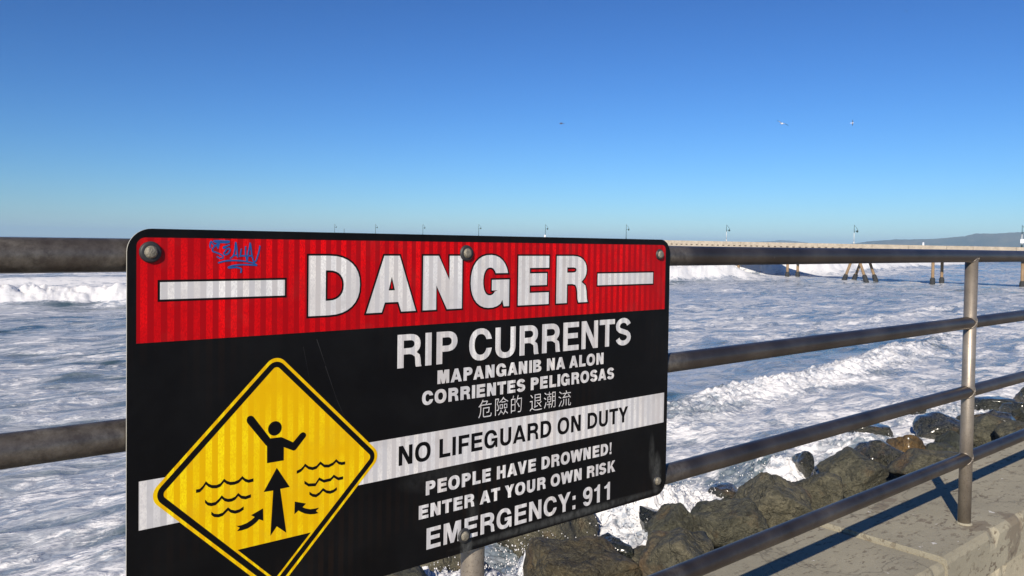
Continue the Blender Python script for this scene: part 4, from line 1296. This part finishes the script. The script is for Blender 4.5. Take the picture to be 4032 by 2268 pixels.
for row, (y0, zc, sz, lab) in enumerate(ROWS):
    x = 3.2 + row * 0.37
    while x < 30:
        s0 = sz * rnd.uniform(0.75, 1.15)
        j = rnd.randrange(6)
        o = bpy.data.objects.new('boulder', protos[j])
        COL.objects.link(o)
        o.location = (x, y0 + rnd.uniform(-.25, .25), zc - 0.12 + rnd.uniform(-.12, .08))
        o.scale = (s0 * rnd.uniform(.85, 1.15), s0 * rnd.uniform(.8, 1.05), s0 * rnd.uniform(.6, .8))
        o.rotation_euler = (rnd.uniform(-.3, .3), rnd.uniform(-.3, .3), rnd.uniform(0, 6.28))
        mt = M_WET if row >= 2 or rnd.random() < 0.15 else (M_ROCKB if rnd.random() < .15 else M_ROCK)
        if not protos[j].materials:
            protos[j].materials.append(M_ROCK)
        o.material_slots[0].link = 'OBJECT'
        o.material_slots[0].material = mt
        best = min(range(len(ROCKS)), key=lambda q: (ROCKS[q][0] - o.location.x) ** 2 + (ROCKS[q][1] - o.location.y) ** 2)
        kind_ = ['small olive filler stone', 'small dark filler stone', 'small wet filler stone'][row]
        tag(o, kind_ + ' beside the ' + SHORT[best], 'boulder', kind_ + 's beside the ' + SHORT[best])
        x += s0 * 1.75

# ------------------------------------------------------------------ spray
def build_spray():
    rnd = random.Random(5)
    mb = MB()
    octv = [(1, 0, 0), (-1, 0, 0), (0, 1, 0), (0, -1, 0), (0, 0, 1), (0, 0, -1)]
    octf = [(0, 2, 4), (2, 1, 4), (1, 3, 4), (3, 0, 4), (2, 0, 5), (1, 2, 5), (3, 1, 5), (0, 3, 5)]
    for bx, by, sx, sy, hh, n in ((10.6, 9.3, 0.9, .5, .60, 500), (8.0, 8.7, .5, .4, .7, 450), (6.5, 8.7, .6, .5, .7, 450), (11.8, 9.6, .9, .4, .45, 400), (15.6, 9.3, .6, .3, .4, 250), (19, 9.4, 1.0, .4, .3, 200), (25, 9.6, 1.5, .5, .35, 200)):
        for _ in range(n):
            x = rnd.gauss(bx, sx)
            y = rnd.gauss(by, sy)
            e = math.exp(-((x - bx) / sx) ** 2 * .4 - ((y - by) / sy) ** 2 * .4)
            z = 0.15 + abs(rnd.gauss(0, .42)) * hh * e + .05
            r = rnd.uniform(.004, .013) * (1.3 if z < .45 else .8)
            mb.add([(x + a * r, y + b * r, z + c * r * 1.3) for a, b, c in octv], octf)
    o = mb.build('sea_spray', M_SPRAY, None, True)
    o['kind'] = 'stuff'
build_spray()

# ------------------------------------------------------------------ birds and helicopter
M_GULLW = plain('white_feathers', (0.85, 0.84, 0.82), 0.7)
M_GULLG = plain('grey_wing', (0.28, 0.29, 0.31), 0.7)
M_GULLB = plain('black_wingtip', (0.02, 0.02, 0.025), 0.7)
M_BROWNB = plain('brown_feathers', (0.05, 0.035, 0.03), 0.7)
def body_tube(mb, pts, rad):
    mb.tube(pts, rad, 10)
def wing(pts, chords, th=0.018):
    vs, fs = [], []
    for (x, y, z), c in zip(pts, chords):
        vs += [(x, y + c * .45, z), (x, y + c * .1, z + th), (x, y - c * .55, z), (x, y + c * .1, z - th * .5)]
    for i in range(len(pts) - 1):
        for k in range(4):
            fs.append((i * 4 + k, i * 4 + (k + 1) % 4, (i + 1) * 4 + (k + 1) % 4, (i + 1) * 4 + k))
    fs += [(3, 2, 1, 0), tuple(4 * (len(pts) - 1) + k for k in range(4))]
    return vs, fs
def gull(name, label, loc, rot, sc, mats, cat='bird'):
    t = thing(name, label, cat, loc)
    t.rotation_euler = rot
    t.scale = (sc,) * 3
    mb = MB()
    body_tube(mb, [(0, .30, .01), (0, .25, .015), (0, .18, .02), (0, .08, .01), (0, -.05, 0), (0, -.18, 0), (0, -.28, .0)], [.006, .038, .045, .075, .085, .05, .015])
    mb.build('body', mats[0], t, True)
    vs, fs = wing([(0, -.24, 0.01), (0.0, -.38, 0.01)], [.03, .03])
    MB().add([(-.03, -.22, 0), (.03, -.22, 0), (.075, -.40, 0), (-.075, -.40, 0), (0, -.22, .012), (0, -.40, .008)], [(0, 3, 5, 4), (4, 5, 2, 1), (0, 1, 2, 3)]).build('tail', mats[0], t)
    for sg in (-1, 1):
        v1, f1 = wing([(sg * .05, .04, .03), (sg * .22, .10, .10), (sg * .38, .09, .13)], [.20, .17, .15])
        w = MB().add(v1, f1).build('wing', mats[1], t)
        v2, f2 = wing([(sg * .381, .09, .13), (sg * .55, .02, .10), (sg * .70, -.08, .03)], [.15, .10, .015])
        MB().add(v2, f2).build('wing_tip', mats[2], w)
    MB().tube([(0, .295, .01), (0, .35, .0)], [.012, .003], 6).build('beak', plain('beak_yellow', (.6, .35, .03), .5), t, True)
    return t
def aim(yaw_deg, roll):
    return (math.radians(8), math.radians(roll), math.radians(yaw_deg))
gull('seagull', 'white gull gliding with outstretched dark-tipped wings, right half of the sky', (70.9, 43.4, 17.1), (math.radians(4), math.radians(17), math.radians(-25)), 1.0, (M_GULLW, M_GULLW, M_GULLB))
gull('dark_bird', 'dark-winged gull banking steeply, right of the white gull', (141.0, 72.1, 27.7), (math.radians(10), math.radians(82), math.radians(-150)), 0.85, (M_GULLW, M_BROWNB, M_BROWNB))
gull('distant_bird', 'tiny dark bird high in the upper right corner of the sky', (158.9, 71.0, 51.1), (0, math.radians(35), math.radians(-60)), 0.62, (M_BROWNB, M_BROWNB, M_BROWNB))
gull('speck_bird', 'speck of a bird low over the sign between two pier lamps', (287.4, 409.1, 12.7 + 0.0), (0, math.radians(20), math.radians(30)), 0.8, (M_GULLG, M_GULLG, M_GULLB))

def build_heli():
    t = thing('helicopter', 'tiny dark red helicopter in profile in the middle of the sky', 'helicopter', (1497.3, 1578.8, 330), math.radians(140))
    red = plain('helicopter_red', (0.10, 0.016, 0.025), 0.4)
    dk = plain('helicopter_dark', (0.02, 0.02, 0.035), 0.4)
    MB().tube([(6.0, 0, -.3), (5.2, 0, -.1), (3.6, 0, .35), (1.6, 0, .6), (-.8, 0, .5), (-2.4, 0, .1), (-3.2, 0, 0)], [.15, .75, 1.25, 1.4, 1.25, .7, .45], 14).build('fuselage', red, t, True)
    MB().tube([(-3.1, 0, .05), (-5.0, 0, .1), (-7.4, 0, .25)], [.45, .32, .2], 10).build('tail_boom', dk, t, True)
    MB().add([(-6.6, -.08, .3), (-7.6, -.08, .3), (-8.1, -.08, 1.9), (-7.5, -.08, 1.9), (-6.6, .08, .3), (-7.6, .08, .3), (-8.1, .08, 1.9), (-7.5, .08, 1.9)],
             [(0, 1, 2, 3), (7, 6, 5, 4), (0, 4, 5, 1), (1, 5, 6, 2), (2, 6, 7, 3), (3, 7, 4, 0)]).build('tail_fin', red, t)
    MB().tube([(4.9, 0, .1), (4.0, 0, .62), (3.0, 0, .85)], [.5, .8, .75], 12).build('canopy', dk, t, True)
    hub = MB().tube([(1, 0, 1.7), (1, 0, 2.5)], .25, 8).build('rotor_mast', dk, t, True)
    for a in range(4):
        c, s_ = math.cos(a * math.pi / 2 + .4), math.sin(a * math.pi / 2 + .4)
        o = MB().box((0.2, -.2, 0), (6.2, .2, .06)).build('rotor_blade', dk, t)
        o.location = (1, 0, 2.35)
        o.rotation_euler = (0, 0, a * math.pi / 2 + .4)
    for sg in (-1, 1):
        MB().tube([(3.5, sg * 1.0, -1.5), (-1.5, sg * 1.0, -1.5)], .09, 6).build('skid', dk, t, True)
build_heli()
